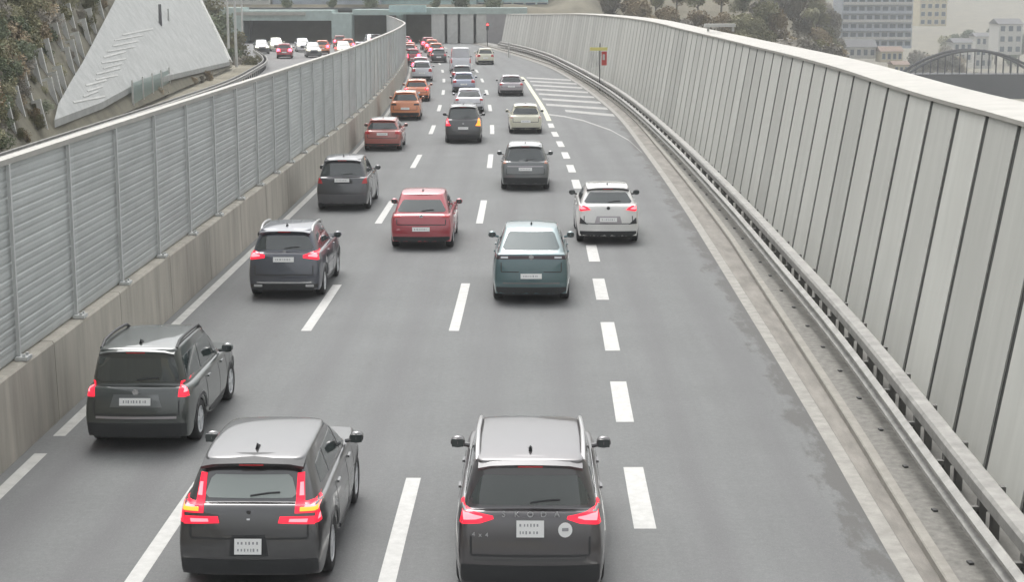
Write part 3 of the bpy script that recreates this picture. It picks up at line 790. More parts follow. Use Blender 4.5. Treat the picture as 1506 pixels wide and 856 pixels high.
for px, Y, h, kd in ((1425,690,16,'green'),(1445,700,16,'green'),(1465,710,17,'green'),(1485,700,16,'olive'),(1500,690,16,'green'),(1410,680,15,'green'),(1395,700,15,'olive'),(1456,640,10,'olive'),(1490,640,9,'green'),(1440,520,6,'olive'),(1475,510,6,'olive'),(1500,505,7,'green')):
    tree_at(px, 60, Y, h, kd, 'on the far slope above the arch bridge', cnt % 2); cnt += 1
# pale shelter roofs just above the cap
for i, (a, Y, lab) in enumerate(((908,165,'small white cabinet on top of the wall cap at its far part'),)):
    pass
ky = 64
bm = bmesh.new(); box(bm, (0,0,.32), (1.6,.5,.16)); box(bm, (-.6,0,.15), (.1,.3,.3)); box(bm, (.7,0,.15), (.1,.3,.3))
p = yp(1052, 34, 84); o = link_mesh('white_bench', bm, M['white']); o.location = (WR(84)+LEAN+1.0, 84, WZ(84)+.14); o.rotation_euler = (0,0,0)
o.name = 'cable_tray'; tag(o, 'small white tray standing on the cap of the leaning wall', 'cable tray')

# ------------------------------------------------------------------ cars
def paint(name, col, metal=.35, rough=.32):
    return mat(name, col, rough, metal=metal, coat=1., coat_ior=1.85, spec=.8, var=.04, scale=1.5)
def build_body(S):
    L, W, H = S['L'], S['W'], S['H']; wr = S.get('wr', .34); R = wr+.055; yr = S.get('yr', .88); yf = yr+S.get('wb', L*.58)
    zb = S.get('belt', H*.62); zh = S.get('hood', zb*.92); ztail = S.get('tail', zb)
    st = [0, .14, yr-R, yr-.72*R, yr, yr+.72*R, yr+R, (yr+yf)/2-.35, (yr+yf)/2+.35, yf-R, yf-.72*R, yf, yf+.72*R, yf+R, L-.16, L]
    n = len(st); hw = W/2
    def bot(y, j):
        for c in (yr, yf):
            if abs(y-c) <= R+1e-6: return max(.25, wr+math.sqrt(max(0, R*R-(y-c)**2)))
        return .26 if j in (0, n-1) else .22
    def plan(y):
        f = 1.
        if y < .8: f *= 1-.085*(1-y/.8)**2.2
        if y > L-.9: f *= 1-.16*((y-(L-.9))/.9)**2
        return f
    def top(y):
        if y < .5: return ztail+(zb-ztail)*(y/.5)
        yc = yf-R
        if y <= yc: return zb-.02*(y/yc)
        t = (y-yc)/(L-yc); return zb-.02-(zb-.02-zh)*min(1,t*1.15)-.14*max(0, t-.78)/.22
    cols = [-1, -.92, -.62, 0, .62, .92, 1]
    V = {}
    bm = bmesh.new()
    rowsw = [.965, 1.0, 1.0, .945]
    def rear_y(k, xc):   # rear face lean and bow
        return [.03, .0, .035, S.get('tailin', .11)][k] + .09*abs(xc)**3
    def P(j, k, xc):
        y = st[j]; tz = top(y); b = bot(y, j)
        z = [b, max(.50, b+.055) if b > .45 else .48, max(S.get('z2', .74), b+.10), tz][k]
        z = min(z, tz-.02*(3-k)) if k < 3 else z
        yy = y
        if j == 0: yy = rear_y(k, xc)
        elif j == 1: yy = y+rear_y(k, xc)*.8
        if j == n-1: yy = L-[.05, 0, .04, .22][k]-.16*abs(xc)**3
        elif j == n-2: yy = y-[.02, 0, .02, .12][k]-.05*abs(xc)
        if k == 3: z += .025*(1-xc*xc)
        return (xc*hw*rowsw[k]*plan(y), yy, z)
    def gv(key, co):
        if key not in V: V[key] = bm.verts.new(co)
        return V[key]
    sv = lambda j, k, s: gv(('s', j, k, s), P(j, k, s))
    # sides
    for s in (-1, 1):
        for j in range(n-1):
            for k in range(3):
                f = [sv(j,k,s), sv(j+1,k,s), sv(j+1,k+1,s), sv(j,k+1,s)]
                bm.faces.new(f if s > 0 else f[::-1])
    def ev(j, k, c):
        if c in (0, 6): return sv(j, k, -1 if c == 0 else 1)
        if k == 3: return tv(j, c)
        return gv(('e', j, k, c), P(j, k, cols[c]))
    def tv(j, c):
        if c in (0, 6): return sv(j, 3, -1 if c == 0 else 1)
        return gv(('t', j, c), P(j, 3, cols[c]))
    for c in range(6):
        for k in range(3):
            bm.faces.new([ev(0,k,c), ev(0,k,c+1), ev(0,k+1,c+1), ev(0,k+1,c)])
            bm.faces.new([ev(n-1,k,c+1), ev(n-1,k,c), ev(n-1,k+1,c), ev(n-1,k+1,c+1)])
    j0 = S.get('j0', 1); j1 = 9   # greenhouse stations
    for j in range(n-1):
        for c in range(6):
            if j0 <= j < j1 and 1 <= c < 5: continue
            bm.faces.new([tv(j,c), tv(j,c+1), tv(j+1,c+1), tv(j+1,c)])
    # greenhouse
    y0, y1 = S.get('roof0', .42), S.get('roof1', yf-R-.75)
    base0, base1 = P(j0, 3, 0)[1], P(j1, 3, 0)[1]
    rf = S.get('rooff', .80)
    def G(j, c, t):
        b = P(j, 3, cols[c]); u = (b[1]-base0)/(base1-base0)
        ry = y0+(y1-y0)*u
        sx = rf*(1-.05*abs(2*u-1)**2)
        x = b[0]*(1+(sx/1.0-1)*t**1.25)
        arch = 1-(abs(2*u-1)**2.6)*.03+.006
        zt = H*arch-(.0 if abs(cols[c]) < .8 else .012)+.02*(1-(cols[c])**2)
        zt += S.get('rearlift', .02)*(1-u)
        tt = t
        return (x, b[1]+(ry-b[1])*(t**1.06), b[2]+(zt-b[2])*tt)
    ring = [(j0, c) for c in range(1, 6)]+[(j, 5) for j in range(j0+1, j1+1)]+[(j1, c) for c in range(4, 0, -1)]+[(j, 1) for j in range(j1-1, j0, -1)]
    ts = [0, .06, .5, .95, 1.0]
    def gvt(j, c, l):
        if l == 0: return tv(j, c)
        return gv(('g', j, c, l), G(j, c, ts[l]))
    for l in range(4):
        for i in range(len(ring)):
            a, b = ring[i], ring[(i+1) % len(ring)]
            bm.faces.new([gvt(*a, l), gvt(*b, l), gvt(*b, l+1), gvt(*a, l+1)])
    for j in range(j0, j1):
        for c in range(1, 5): bm.faces.new([gvt(j,c,4), gvt(j,c+1,4), gvt(j+1,c+1,4), gvt(j+1,c,4)])
    bmesh.ops.recalc_face_normals(bm, faces=bm.faces)
    # sharpen the window base and shoulder a little
    me = bpy.data.meshes.new('tmp'); bm.to_mesh(me); bm.free()
    o = bpy.data.objects.new('tmp', me); COL.objects.link(o)
    md = o.modifiers.new('s', 'SUBSURF'); md.levels = 3; md.render_levels = 3
    dg = bpy.context.evaluated_depsgraph_get(); dg.update()
    res = bpy.data.meshes.new_from_object(o.evaluated_get(dg))
    bpy.data.objects.remove(o); bpy.data.meshes.remove(me)
    for p in res.polygons: p.use_smooth = True
    return res, dict(yr=yr, yf=yf, wr=wr, R=R, zb=zb, L=L, W=W, H=H, y0=y0, y1=y1)
def subdivide_poly(pts, maxlen):
    bm = bmesh.new(); f = bm.faces.new([bm.verts.new((p[0], p[1], 0)) for p in pts])
    bmesh.ops.triangulate(bm, faces=[f])
    for _ in range(6):
        es = [e for e in bm.edges if e.calc_length() > maxlen]
        if not es: break
        bmesh.ops.subdivide_edges(bm, edges=es, cuts=1); 
        bmesh.ops.triangulate(bm, faces=[f for f in bm.faces if len(f.verts) > 3])
    return bm
def decal(bvh, polys, axis, sign, off=.008, depth=.03, maxlen=.12, dst=None, lim=None):
    """polys in (x,z) for axis Y, (y,z) for axis X, (x,y) for axis Z; laid on the body surface"""
    out = dst or bmesh.new()
    d = {'X': Vector((-sign,0,0)), 'Y': Vector((0,-sign,0)), 'Z': Vector((0,0,-1))}[axis]
    for pts in polys:
        bm = subdivide_poly(pts, maxlen); hits = {}
        last = None
        for v in bm.verts:
            a, b = v.co.x, v.co.y
            if axis == 'Y': o = Vector((a, 0, b)) - d*8
            elif axis == 'X': o = Vector((0, a, b)) - d*8
            else: o = Vector((a, b, 5))
            h, nrm, _, _ = bvh.ray_cast(o, d, 16)
            if axis == 'Y' and lim:
                for q in range(60):
                    if h is not None and h.y < (lim if b < 1.085 else lim+.6): break
                    a *= .992; h = bvh.ray_cast(Vector((a, 0, b)) - d*8, d, 16)[0]
            if h is None: hits[v] = None
            else: hits[v] = h-d*off
        good = [h for h in hits.values() if h is not None]
        if not good: bm.free(); continue
        mp = {}
        for v in bm.verts:
            h = hits[v]
            if h is None:
                # nearest good along the projection plane
                q = min(good, key=lambda g_: ((g_.x if axis != 'X' else g_.y)-v.co.x)**2+((g_.z if axis != 'Z' else g_.y)-v.co.y)**2)
                h = q.copy()
            mp[v] = out.verts.new(h)
        bd = []
        for f in bm.faces:
            try: out.faces.new([mp[v] for v in f.verts])
            except ValueError: pass
        for e in bm.edges:
            if len(e.link_faces) == 1:
                a, b = mp[e.verts[0]], mp[e.verts[1]]
                c, dd = out.verts.new(a.co+d*(off+depth)), out.verts.new(b.co+d*(off+depth))
                out.faces.new([a, b, dd, c])
        bm.free()
    bmesh.ops.recalc_face_normals(out, faces=out.faces)
    return out
def mirror(polys): return [[(-x, z) for x, z in p][::-1] for p in polys]
def rect(x0, x1, z0, z1): return [(x0,z0),(x1,z0),(x1,z1),(x0,z1)]
def wheel_meshes(wr, spokes=5):
    bm = bmesh.new(); prof = [(wr*.66,-.10),(wr*.86,-.112),(wr*.97,-.095),(wr,-.06),(wr,.06),(wr*.97,.095),(wr*.86,.112),(wr*.66,.10)]
    seg = 28; rs = []
    for k in range(seg):
        a = 2*math.pi*k/seg; rs.append([bm.verts.new((x, r*math.cos(a), r*math.sin(a))) for r, x in prof])
    for k in range(seg):
        for i in range(len(prof)-1): bm.faces.new((rs[k][i], rs[(k+1)%seg][i], rs[(k+1)%seg][i+1], rs[k][i+1]))
    bmesh.ops.recalc_face_normals(bm, faces=bm.faces)
    t = bpy.data.meshes.new('tyre'); bm.to_mesh(t); bm.free(); t.materials.append(M['tyre'])
    for p in t.polygons: p.use_smooth = True
    bm = bmesh.new(); r0 = wr*.67
    rs = []
    for k in range(seg):
        a = 2*math.pi*k/seg; rs.append([bm.verts.new((x, r*math.cos(a), r*math.sin(a))) for r, x in ((r0,.095),(r0*.93,.10),(r0*.9,.03),(r0*.9,-.09))])
    for k in range(seg):
        for i in range(3): bm.faces.new((rs[k][i], rs[(k+1)%seg][i], rs[(k+1)%seg][i+1], rs[k][i+1]))
    for k in range(spokes):
        for dd in (-.16, .16):
            Mx = Matrix.Rotation(2*math.pi*k/spokes+dd, 4, 'X'); box(bm, (.08, 0, r0*.5), (.025, r0*.16, r0*.92), M4=Mx)
    tube(bm, [(.05,0,0),(.10,0,0)], r0*.22, 10)
    bmesh.ops.recalc_face_normals(bm, faces=bm.faces)
    r = bpy.data.meshes.new('rim'); bm.to_mesh(r); bm.free(); r.materials.append(M['rim'])
    return t, r
def car(S, label, x, y, cat='car', name='parked_car', group=None, flip=False, z=0):
    lf = S.get('lift', 0)
    if lf:
        S = dict(S); S['lamps'] = [[(a_, b_+lf) for a_, b_ in p_] for p_ in S['lamps']]; S['plate_z'] = S.get('plate_z', .85)+lf
        if S.get('badge_z'): S['badge_z'] += lf
    res, D = build_body(S); L, W, H = D['L'], D['W'], D['H']; zb = D['zb']
    slope = (L1(y+6)-L1(y-1))/7 if not flip else (OPL(y+6)-OPL(y-1))/7*.9
    rz = -math.atan(slope)+(math.pi if flip else 0)+math.radians(S.get('yaw', 0))
    if not flip: x, y = x*.972, y*.972
    root = thing(name, label, cat, (x, y, z), rz, group); root.scale = (1.075,)*3
    body = bpy.data.objects.new('body', res); COL.objects.link(body); body.parent = root; res.materials.append(S['paint'])
    bvh = BVHTree.FromPolygons([v.co for v in res.vertices], [tuple(p.vertices) for p in res.polygons])
    def add(n, bm, m, par=root, smooth=True, ang=35): return link_mesh(n, bm, m, par, smooth, ang)
    # floor pan
    bm = bmesh.new(); box(bm, (0, L/2, .38), (W*.72, L-.5, .40)); box(bm, (0, D['yr']+ (D['yf']-D['yr'])/2, .40), (W*.90, (D['yf']-D['yr'])-2*D['R']-.1, .34)); add('underbody', bm, M['black'], smooth=False)
    # glass
    hg = H-zb; rwt, rwb = S.get('rw_top', H-.17), S.get('rw_bot', zb+.07); wt, wb = S.get('rw_wt', .56), S.get('rw_wb', .70)
    rwp = [(-wb, rwb+.04), (-wb+.05, rwb), (wb-.05, rwb), (wb, rwb+.04), (wt, rwt-.04), (wt-.05, rwt), (-wt+.05, rwt), (-wt, rwt-.04)]
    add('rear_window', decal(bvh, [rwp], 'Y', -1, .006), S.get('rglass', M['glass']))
    # windscreen
    wsp = [(-.66, zb+.06), (.66, zb+.06), (.55, H-.12), (-.55, H-.12)]
    add('windscreen', decal(bvh, [wsp], 'Y', 1, .006), M['glass'])
    ya, yb = S.get('sw0', D['y0']+.25), D['yf']-D['R']-.12
    yt0, yt1 = D['y0']+S.get('sq', .35), D['y1']-.02
    zt = H-.15; zl = zb+.055
    m1 = D['yr']+.50; m2 = (m1+yb)/2+.22
    def side_poly(a0, a1, t0, t1): return [(a0, zl), (a1, zl), (t1, zt), (t0, zt)]
    pil = .045
    polys = [side_poly(m1+pil, m2-pil, m1+pil, m2-pil), side_poly(m2+pil, yb, m2+pil, min(yt1, yb-.3))]
    if m1-pil-ya > .12: polys.insert(0, [(ya, zl+.05), (m1-pil, zl), (m1-pil, zt), (max(yt0, ya+.05), zt-.04)])
    for s in (-1, 1):
        for pgn in polys: add('side_window', decal(bvh, [pgn if s < 0 else pgn], 'X', s, .005), M['glass_side'])
    # belt trim
        if S.get('trim'): add('window_trim', decal(bvh, [[(ya+.05, zl-.045), (yb, zl-.045), (yb, zl-.02), (ya+.05, zl-.02)]], 'X', s, .008), M['chrome'])
    # lower cladding on sides and bumper
    zc = S.get('clad', .0)
    bl_ = S.get('bumper_low', .44)
    add('lower_bumper', decal(bvh, [rect(-W*.445, W*.445, .235, bl_)], 'Y', -1, .010, maxlen=.1), S.get('bumper_mat', M['black']))
    if S.get('bumper_line'): add('bumper_trim', decal(bvh, [rect(-W*.36, W*.36, S['bumper_line'], S['bumper_line']+.035)], 'Y', -1, .016), S.get('line_mat', M['chrome']))
    # seam of the tailgate: thin dark groove around
    if S.get('seam', True):
        zs = S.get('seam_z', .62); sx = W*.38; gw = .012
        add('tailgate_seam', decal(bvh, [rect(-sx, sx, zs-gw, zs+gw), rect(-sx-gw, -sx+gw, zs+gw, zs+.22), rect(sx-gw, sx+gw, zs+gw, zs+.22)], 'Y', -1, .003, .01), M['black'])
    # lamps
    lp = S['lamps']; lm = S.get('lamp_mat', M['lamp_off'])
    for s in (-1, 1):
        P_ = lp if s > 0 else mirror(lp)
        m_ = S.get('lamp_mat_right', lm) if s > 0 else lm
        if S.get('lamp_base'):
            B_ = S['lamp_base'] if s > 0 else mirror(S['lamp_base'])
            lo = add('taillight', decal(bvh, B_, 'Y', -1, .012, maxlen=.07, lim=.26), M['lamp_dark'])
            add('light_bar', decal(bvh, P_, 'Y', -1, .02, maxlen=.07, lim=.26), m_, lo)
        else: add('taillight', decal(bvh, P_, 'Y', -1, .014, maxlen=.05, lim=S.get('lamp_lim', .30)), m_)
        if m_ is M['lamp_on'] and not flip:
            cs = []
            for pg in P_:
                cx_, cz_ = sum(p[0] for p in pg)/len(pg), sum(p[1] for p in pg)/len(pg)
                cx_ += s*.03; cs.append([(cx_+(p[0]-cx_)*.5, cz_+(p[1]-cz_)*.42) for p in pg])
            tl = [c for c in root.children if c.name.startswith('taillight')][-1]
            for c1_ in cs: add('lamp_core', decal(bvh, [c1_], 'Y', -1, .024, .012, maxlen=.05, lim=.30), M['lamp_core'], tl)
    # headlights
    for s in (-1, 1):
        hp = [(.45, zb-.32), (.84, zb-.28), (.84, zb-.14), (.48, zb-.20)]
        hp = [[(x_*s*W/1.85, z_) for x_, z_ in hp][::s]]
        add('headlight', decal(bvh, hp, 'Y', 1, .012, maxlen=.08), S.get('head', M['chrome']))
    add('grille', decal(bvh, [[(-.42, .48), (.42, .48), (.40, zb-.27), (-.40, zb-.27)]], 'Y', 1, .012), M['black'])
    # plates
    pz = S.get('plate_z', .85); pw, ph = S.get('plate_wh', (.50, .12))
    def ysurf(x_, z_):
        h, *_ = bvh.ray_cast(Vector((x_, -5, z_)), Vector((0,1,0)), 12); return h.y if h else 0
    if S.get('plate_recess'):
        rx, rh = S['plate_recess']; add('plate_recess', decal(bvh, [[(-rx, pz-rh), (rx, pz-rh), (rx*.85, pz+rh), (-rx*.85, pz+rh)]], 'Y', -1, .006), S.get('recess_mat', M['black']))
    yp_ = min(ysurf(-pw/2, pz), ysurf(pw/2, pz), ysurf(0, pz+ph/2), ysurf(0, pz-ph/2))-.03
    bm = bmesh.new(); TM = Matrix.Translation((0, yp_, pz)) @ Matrix.Rotation(math.radians(-14), 4, 'X') @ Matrix.Translation((0, -yp_, -pz)); box(bm, (0, yp_, pz), (pw, .014, ph), M4=TM); pl = add('number_plate', bm, M['plate'], smooth=False)
    bm = bmesh.new()
    rd = random.Random(int(x*100+y*10)); rows_ = 2 if ph > .15 else 1
    for r_ in range(rows_):
        zc_ = pz+(ph*.22 if r_ == 0 else -ph*.22) if rows_ == 2 else pz; cx_ = -pw*.36
        while cx_ < pw*.36:
            ww_ = rd.uniform(.02, .04); box(bm, (cx_, yp_-.008, zc_), (ww_*.55, .004, ph*(.2 if rows_ == 2 else .4)*rd.uniform(.7, 1)), M4=TM); cx_ += ww_+.012
    add('plate_marks', bm, M['plate_ink'], pl, smooth=False)
    # badge
    bz = S.get('badge_z', zb-.03)
    if bz:
        bm = bmesh.new(); yy = ysurf(0, bz)-.012; tube(bm, [(0, yy-.008, bz), (0, yy+.012, bz)], S.get('badge_r', .05), 14); add('badge', bm, S.get('badge_mat', M['chrome']))
    # spoiler
    if S.get('spoiler', True):
        sy = D['y0']; w_ = W*.335; bm = bmesh.new(); zt_ = H-.055
        h, *_ = bvh.ray_cast(Vector((0, sy+.12, 5)), Vector((0,0,-1)), 9); zt_ = h.z if h else zt_
        ext = S.get('spoil_ext', .17)
        g2 = []
        for i in range(9):
            u = -1+i/4; bowy = .05*u*u; dz = -.035*u*u-(.02 if abs(u) == 1 else 0)
            g2.append([bm.verts.new((u*w_, sy-ext+bowy, zt_-.045+dz)), bm.verts.new((u*w_, sy+.14+bowy, zt_+.006+dz)), bm.verts.new((u*w_, sy+.14+bowy, zt_-.06+dz)), bm.verts.new((u*w_, sy-ext+.02+bowy, zt_-.085+dz))])
        for a, b in zip(g2[:-1], g2[1:]):
            for i in range(4): bm.faces.new((a[i], a[(i+1)%4], b[(i+1)%4], b[i]))
        bm.faces.new(g2[0]); bm.faces.new(g2[-1][::-1]); bmesh.ops.recalc_face_normals(bm, faces=bm.faces)
        add('spoiler', bm, S.get('spoiler_mat', S['paint']))
        bm = bmesh.new(); box(bm, (0, sy-ext+.008, zt_-.068), (.30, .015, .018)); add('third_brake_light', bm, M['lamp_on'] if lm is M['lamp_on'] and S.get('third', False) else M['lamp_off'], smooth=False)
    # wiper
    if S.get('wiper', True):
        bm = bmesh.new(); z_ = rwb+.03; y_ = ysurf(0, z_)-.02; tube(bm, [(.0, y_, z_), (.22, ysurf(.22, z_+.03)-.02, z_+.03), (.36, ysurf(.36, z_+.035)-.02, z_+.035)], .012, 5); add('wiper', bm, M['black'])
    # roof rails, fin
    def zsurf(x_, y_):
        h, *_ = bvh.ray_cast(Vector((x_, y_, 5)), Vector((0,0,-1)), 9); return h.z if h else H
    if S.get('rails'):
        for s in (-1, 1):
            ra, rb = D['y0']+.15, D['y1']-.05; pts = []
            rx = S.get('rail_x', W*.345)
            for i in range(9):
                u = i/8; yy = ra+(rb-ra)*u; pts.append((s*(rx-.015*abs(2*u-1)), yy, zsurf(s*rx, yy)+(.055 if 0 < i < 8 else .0)))
            bm = bmesh.new(); tube(bm, pts, .027, 8); add('roof_rail', bm, S['rails'])
    if S.get('fin', True):
        yy = D['y0']+S.get('fin_y', .32); z_ = zsurf(0, yy); bm = bmesh.new()
        v = [bm.verts.new(p) for p in ((-.03, yy+.12, z_-.01), (.03, yy+.12, z_-.01), (.025, yy-.05, z_-.01), (-.025, yy-.05, z_-.01), (0, yy-.05, z_+.075), (0, yy, z_+.06))]
        for f in ((0,1,5),(1,2,4,5),(3,0,5,4),(2,3,4)): bm.faces.new([v[i] for i in f])
        add('antenna', bm, M['black'], smooth=False)
    if S.get('roof_panel'):  # pale sheet laid on the roof, white paint and painted glare alike
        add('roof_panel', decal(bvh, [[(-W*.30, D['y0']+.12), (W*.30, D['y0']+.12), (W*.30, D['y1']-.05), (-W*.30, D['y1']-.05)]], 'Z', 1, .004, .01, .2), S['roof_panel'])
    # mirrors
    for s in (-1, 1):
        ym = D['yf']-D['R']-.30; zm = zb+.08
        bm = bmesh.new(); bmesh.ops.create_uvsphere(bm, u_segments=10, v_segments=7, radius=1)
        for v in bm.verts: v.co = Vector((v.co.x*.105+s*(W/2+.06), v.co.y*.075+ym+(.03 if v.co.y > 0 else 0), v.co.z*.085+zm))
        tube(bm, [(s*(W/2-.10), ym+.03, zm-.06), (s*(W/2+.06), ym+.01, zm-.03)], .03, 6); mo = add('mirror', bm, S.get('mirror_mat', S['paint']))
        bm = bmesh.new(); box(bm, (s*(W/2+.062), ym-.062, zm), (.155, .02, .11)); add('mirror_glass', bm, M['glass_side'], mo, smooth=False)
        # doors: handles and seams
        hd = zb-.12
        for k_, yy in enumerate((m1+.22, m2+.28)):
            h, *_ = bvh.ray_cast(Vector((s*5, yy, hd)), Vector((-s,0,0)), 9)
            if h:
                bm = bmesh.new(); box(bm, (h.x+s*.015, yy, hd), (.03, .17, .03)); add('door_handle', bm, S.get('handle_mat', S['paint']), smooth=False)
        for yy in (m1, m2, D['yf']-D['R']-.08):
            zlo = .34 if yy > D['yr']+D['R'] +.03 else .62
            add('door_seam', decal(bvh, [rect(yy-.007, yy+.007, zlo, zb-.01)], 'X', s, .003, .006), M['black'])
        add('sill', decal(bvh, [rect(D['yr']+D['R']+.04, D['yf']-D['R']-.04, .23, .31+zc)], 'X', s, .012, maxlen=.3), M['black'])
        if zc:
            for yc_ in (D['yr'], D['yf']):
                poly = []; R = D['R']
                a_ = [math.pi*i/12 for i in range(13)]
                for i in range(12):
                    q = [(yc_-math.cos(a_[i])*(R+.0), D['wr']+math.sin(a_[i])*(R+.015)), (yc_-math.cos(a_[i])*(R+.065), D['wr']+math.sin(a_[i])*(R+.075)), (yc_-math.cos(a_[i+1])*(R+.065), D['wr']+math.sin(a_[i+1])*(R+.075)), (yc_-math.cos(a_[i+1])*(R+.0), D['wr']+math.sin(a_[i+1])*(R+.015))]
                    poly.append(q)
                add('arch_trim', decal(bvh, poly, 'X', s, .010, maxlen=.2), M['black'])
    for e in S.get('extra', []): e(root, bvh, add, ysurf)
    # wheels
    if D['wr'] not in WH: WH[D['wr']] = wheel_meshes(D['wr'])
    for s in (-1, 1):
        for yy in (D['yr'], D['yf']):
            wo = bpy.data.objects.new('wheel', None); COL.objects.link(wo); wo.parent = root; wo.location = (s*(W/2-.135), yy, D['wr']); wo.rotation_euler = (0, 0, 0 if s > 0 else math.pi)
            for n_, d_ in zip(('tyre', 'rim'), WH[D['wr']]):
                c_ = bpy.data.objects.new(n_, d_); COL.objects.link(c_); c_.parent = wo
    return root
WH = {}
def E_exhaust(xs_, z=.33, m='chrome', w=.16):
    def f(root, bvh, add, ysurf):
        for s in xs_:
            bm = bmesh.new(); box(bm, (s, ysurf(s, z)-.01, z), (w, .05, .06)); add('exhaust_tip', bm, M[m], smooth=False)
    return f
def E_poly(name, polys, m, mir=False, off=.02):
    def f(root, bvh, add, ysurf):
        add(name, decal(bvh, polys, 'Y', -1, off, maxlen=.05, lim=.30), M[m] if isinstance(m, str) else m)
        if mir: add(name, decal(bvh, mirror(polys), 'Y', -1, off, maxlen=.05, lim=.30), M[m] if isinstance(m, str) else m)
    return f
M['letter'] = mat('silver_letter', (.55, .55, .55), .4)
def E_text(txt, z, width, size=.075, mm='letter', x=0):
    def f(root, bvh, add, ysurf):
        n = len(txt)
        bmT = bmesh.new()
        for i, ch in enumerate(txt):
            cu = bpy.data.curves.new('t', 'FONT'); cu.body = ch; cu.size = size*1.35; cu.align_x = 'CENTER'; cu.extrude = .004
            to = bpy.data.objects.new('t', cu); COL.objects.link(to); dg = bpy.context.evaluated_depsgraph_get(); dg.update()
            me = bpy.data.meshes.new_from_object(to.evaluated_get(dg)); bpy.data.objects.remove(to)
            xx = x+width*(i/(n-1)-.5); y_ = min(ysurf(xx, z-size*.45), ysurf(xx, z+size*.5))-.012
            me.transform(Matrix.Translation((xx, y_, z-size*.45)) @ Matrix.Rotation(math.radians(90), 4, 'X'))
            bmT = bmesh.new(); bmT.from_mesh(me); add('letter', bmT, M[mm], smooth=False)
    return f
def E_disc(name, x, z, r, m):
    def f(root, bvh, add, ysurf):
        c_ = lambda q: [(x+math.cos(a*math.pi/10)*q, z+math.sin(a*math.pi/10)*q) for a in range(20)]
        st = add(name, decal(bvh, [c_(r)], 'Y', -1, .012, maxlen=.06), M[m])
        add('sticker_mark', decal(bvh, [rect(x-r*.45, x+r*.45, z-r*.12, z+r*.3)], 'Y', -1, .018, .004), M['plate_ink'], st)
    return f

P_grey = paint('graphite_paint', (.062, .055, .058)); P_dark = paint('dark_grey_paint', (.045, .044, .046)); P_green = paint('dark_green_grey_paint', (.034, .043, .038))
P_navy = paint('dark_blue_grey_paint', (.05, .056, .078)); P_black = paint('near_black_paint', (.035, .036, .042)); P_red = paint('red_paint', (.40, .018, .035), .15)
P_teal = paint('teal_grey_paint', (.06, .13, .14)); P_white = paint('white_paint', (.82, .81, .78), 0); P_greyg = paint('grey_green_paint', (.13, .14, .14))
P_dred = paint('dark_red_paint', (.40, .085, .06), .1); P_orange = paint('orange_paint', (.72, .22, .06), .05); P_lilac = paint('silver_lilac_paint', (.42, .38, .40), .4)
P_wht2 = paint('cool_white_paint', (.70, .70, .74), 0); P_cream = paint('cream_paint', (.74, .71, .56), 0); P_salmon = paint('orange_red_paint', (.80, .20, .05), .05); P_blue = paint('pale_blue_paint', (.40, .44, .55), .2)
P_white_glare = paint('white_roof_and_painted_glare', (.62, .62, .60), 0, .25)  # colour of white roofs, and sky glare painted onto darker ones
roof_glass = mat('glass_roof', (.10, .11, .11), .10, spec=1., coat=1.)

suv = dict(L=4.65, W=1.88, H=1.66, belt=1.06, wr=.36, roof0=.42, yr=.92, wb=2.75, rooff=.80)
comp = dict(L=4.30, W=1.82, H=1.66, belt=1.08, lift=.08, wr=.34, roof0=.45, yr=.85, wb=2.6, rooff=.79)
hat = dict(L=4.15, W=1.78, H=1.47, belt=.94, wr=.32, roof0=.50, yr=.80, wb=2.55, rooff=.78)
def mk(base, **k): d = dict(base); d.update(k); return d
NAME = 'car'
GC = 'cars driving away on the motorway'
# near cars
car(mk(suv, H=1.73, belt=1.12, rooff=.84, roof0=.36, paint=P_grey, lamps=[[(.44,1.055),(.60,1.0),(.90,.97),(.93,1.15),(.80,1.15),(.62,1.11),(.45,1.085)]], lamp_mat=M['lamp_on'], rw_bot=1.19, rw_top=1.54, rw_wb=.74, rw_wt=.60, rails=M['railtrim'], rail_x=.66, plate_z=.96, plate_wh=(.33,.20), plate_recess=(.30,.12), recess_mat=P_grey,
       bumper_line=.56, line_mat=P_dark, badge_z=0, bumper_low=.50, trim=True, spoil_ext=.12,
       extra=[E_text('SKODA', 1.115, .64, .075), E_disc('round_sticker', .42, .93, .085, 'plate'), E_text('4x4', .87, .16, .055, x=-.60)]),
    'nearest graphite SUV with silver roof rails and round white sticker beside its plate', .24, 19.95, name=NAME, group=GC)
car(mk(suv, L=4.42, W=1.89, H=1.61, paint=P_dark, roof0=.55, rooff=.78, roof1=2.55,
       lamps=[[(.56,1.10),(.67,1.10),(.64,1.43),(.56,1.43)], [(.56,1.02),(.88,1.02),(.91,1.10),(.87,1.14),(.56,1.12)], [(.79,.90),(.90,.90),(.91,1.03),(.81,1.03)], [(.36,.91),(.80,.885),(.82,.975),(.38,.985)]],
       lamp_mat=M['lamp_on'], belt=1.10, rw_bot=1.17, rw_top=1.42, rw_wt=.50, rw_wb=.56, rglass=mat('rear_glass_painted_reflection', (.27,.31,.285), .06, spec=1., coat=.8, coat_ior=1.8), plate_z=.64, plate_wh=(.33,.19), plate_recess=(.24,.13), badge_z=1.04, badge_r=.025, badge_mat=M['darkmetal'], seam_z=.72, bumper_low=.46, clad=.08,  # rear glass colour raised to paint in a reflection
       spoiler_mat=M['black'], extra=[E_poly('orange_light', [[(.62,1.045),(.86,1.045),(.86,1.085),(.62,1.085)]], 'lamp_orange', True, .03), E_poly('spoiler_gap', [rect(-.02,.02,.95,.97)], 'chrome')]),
    'dark grey SUV with lit L-shaped red tail lamps flanking its rear window', -3.55, 20.3, name=NAME, group=GC)
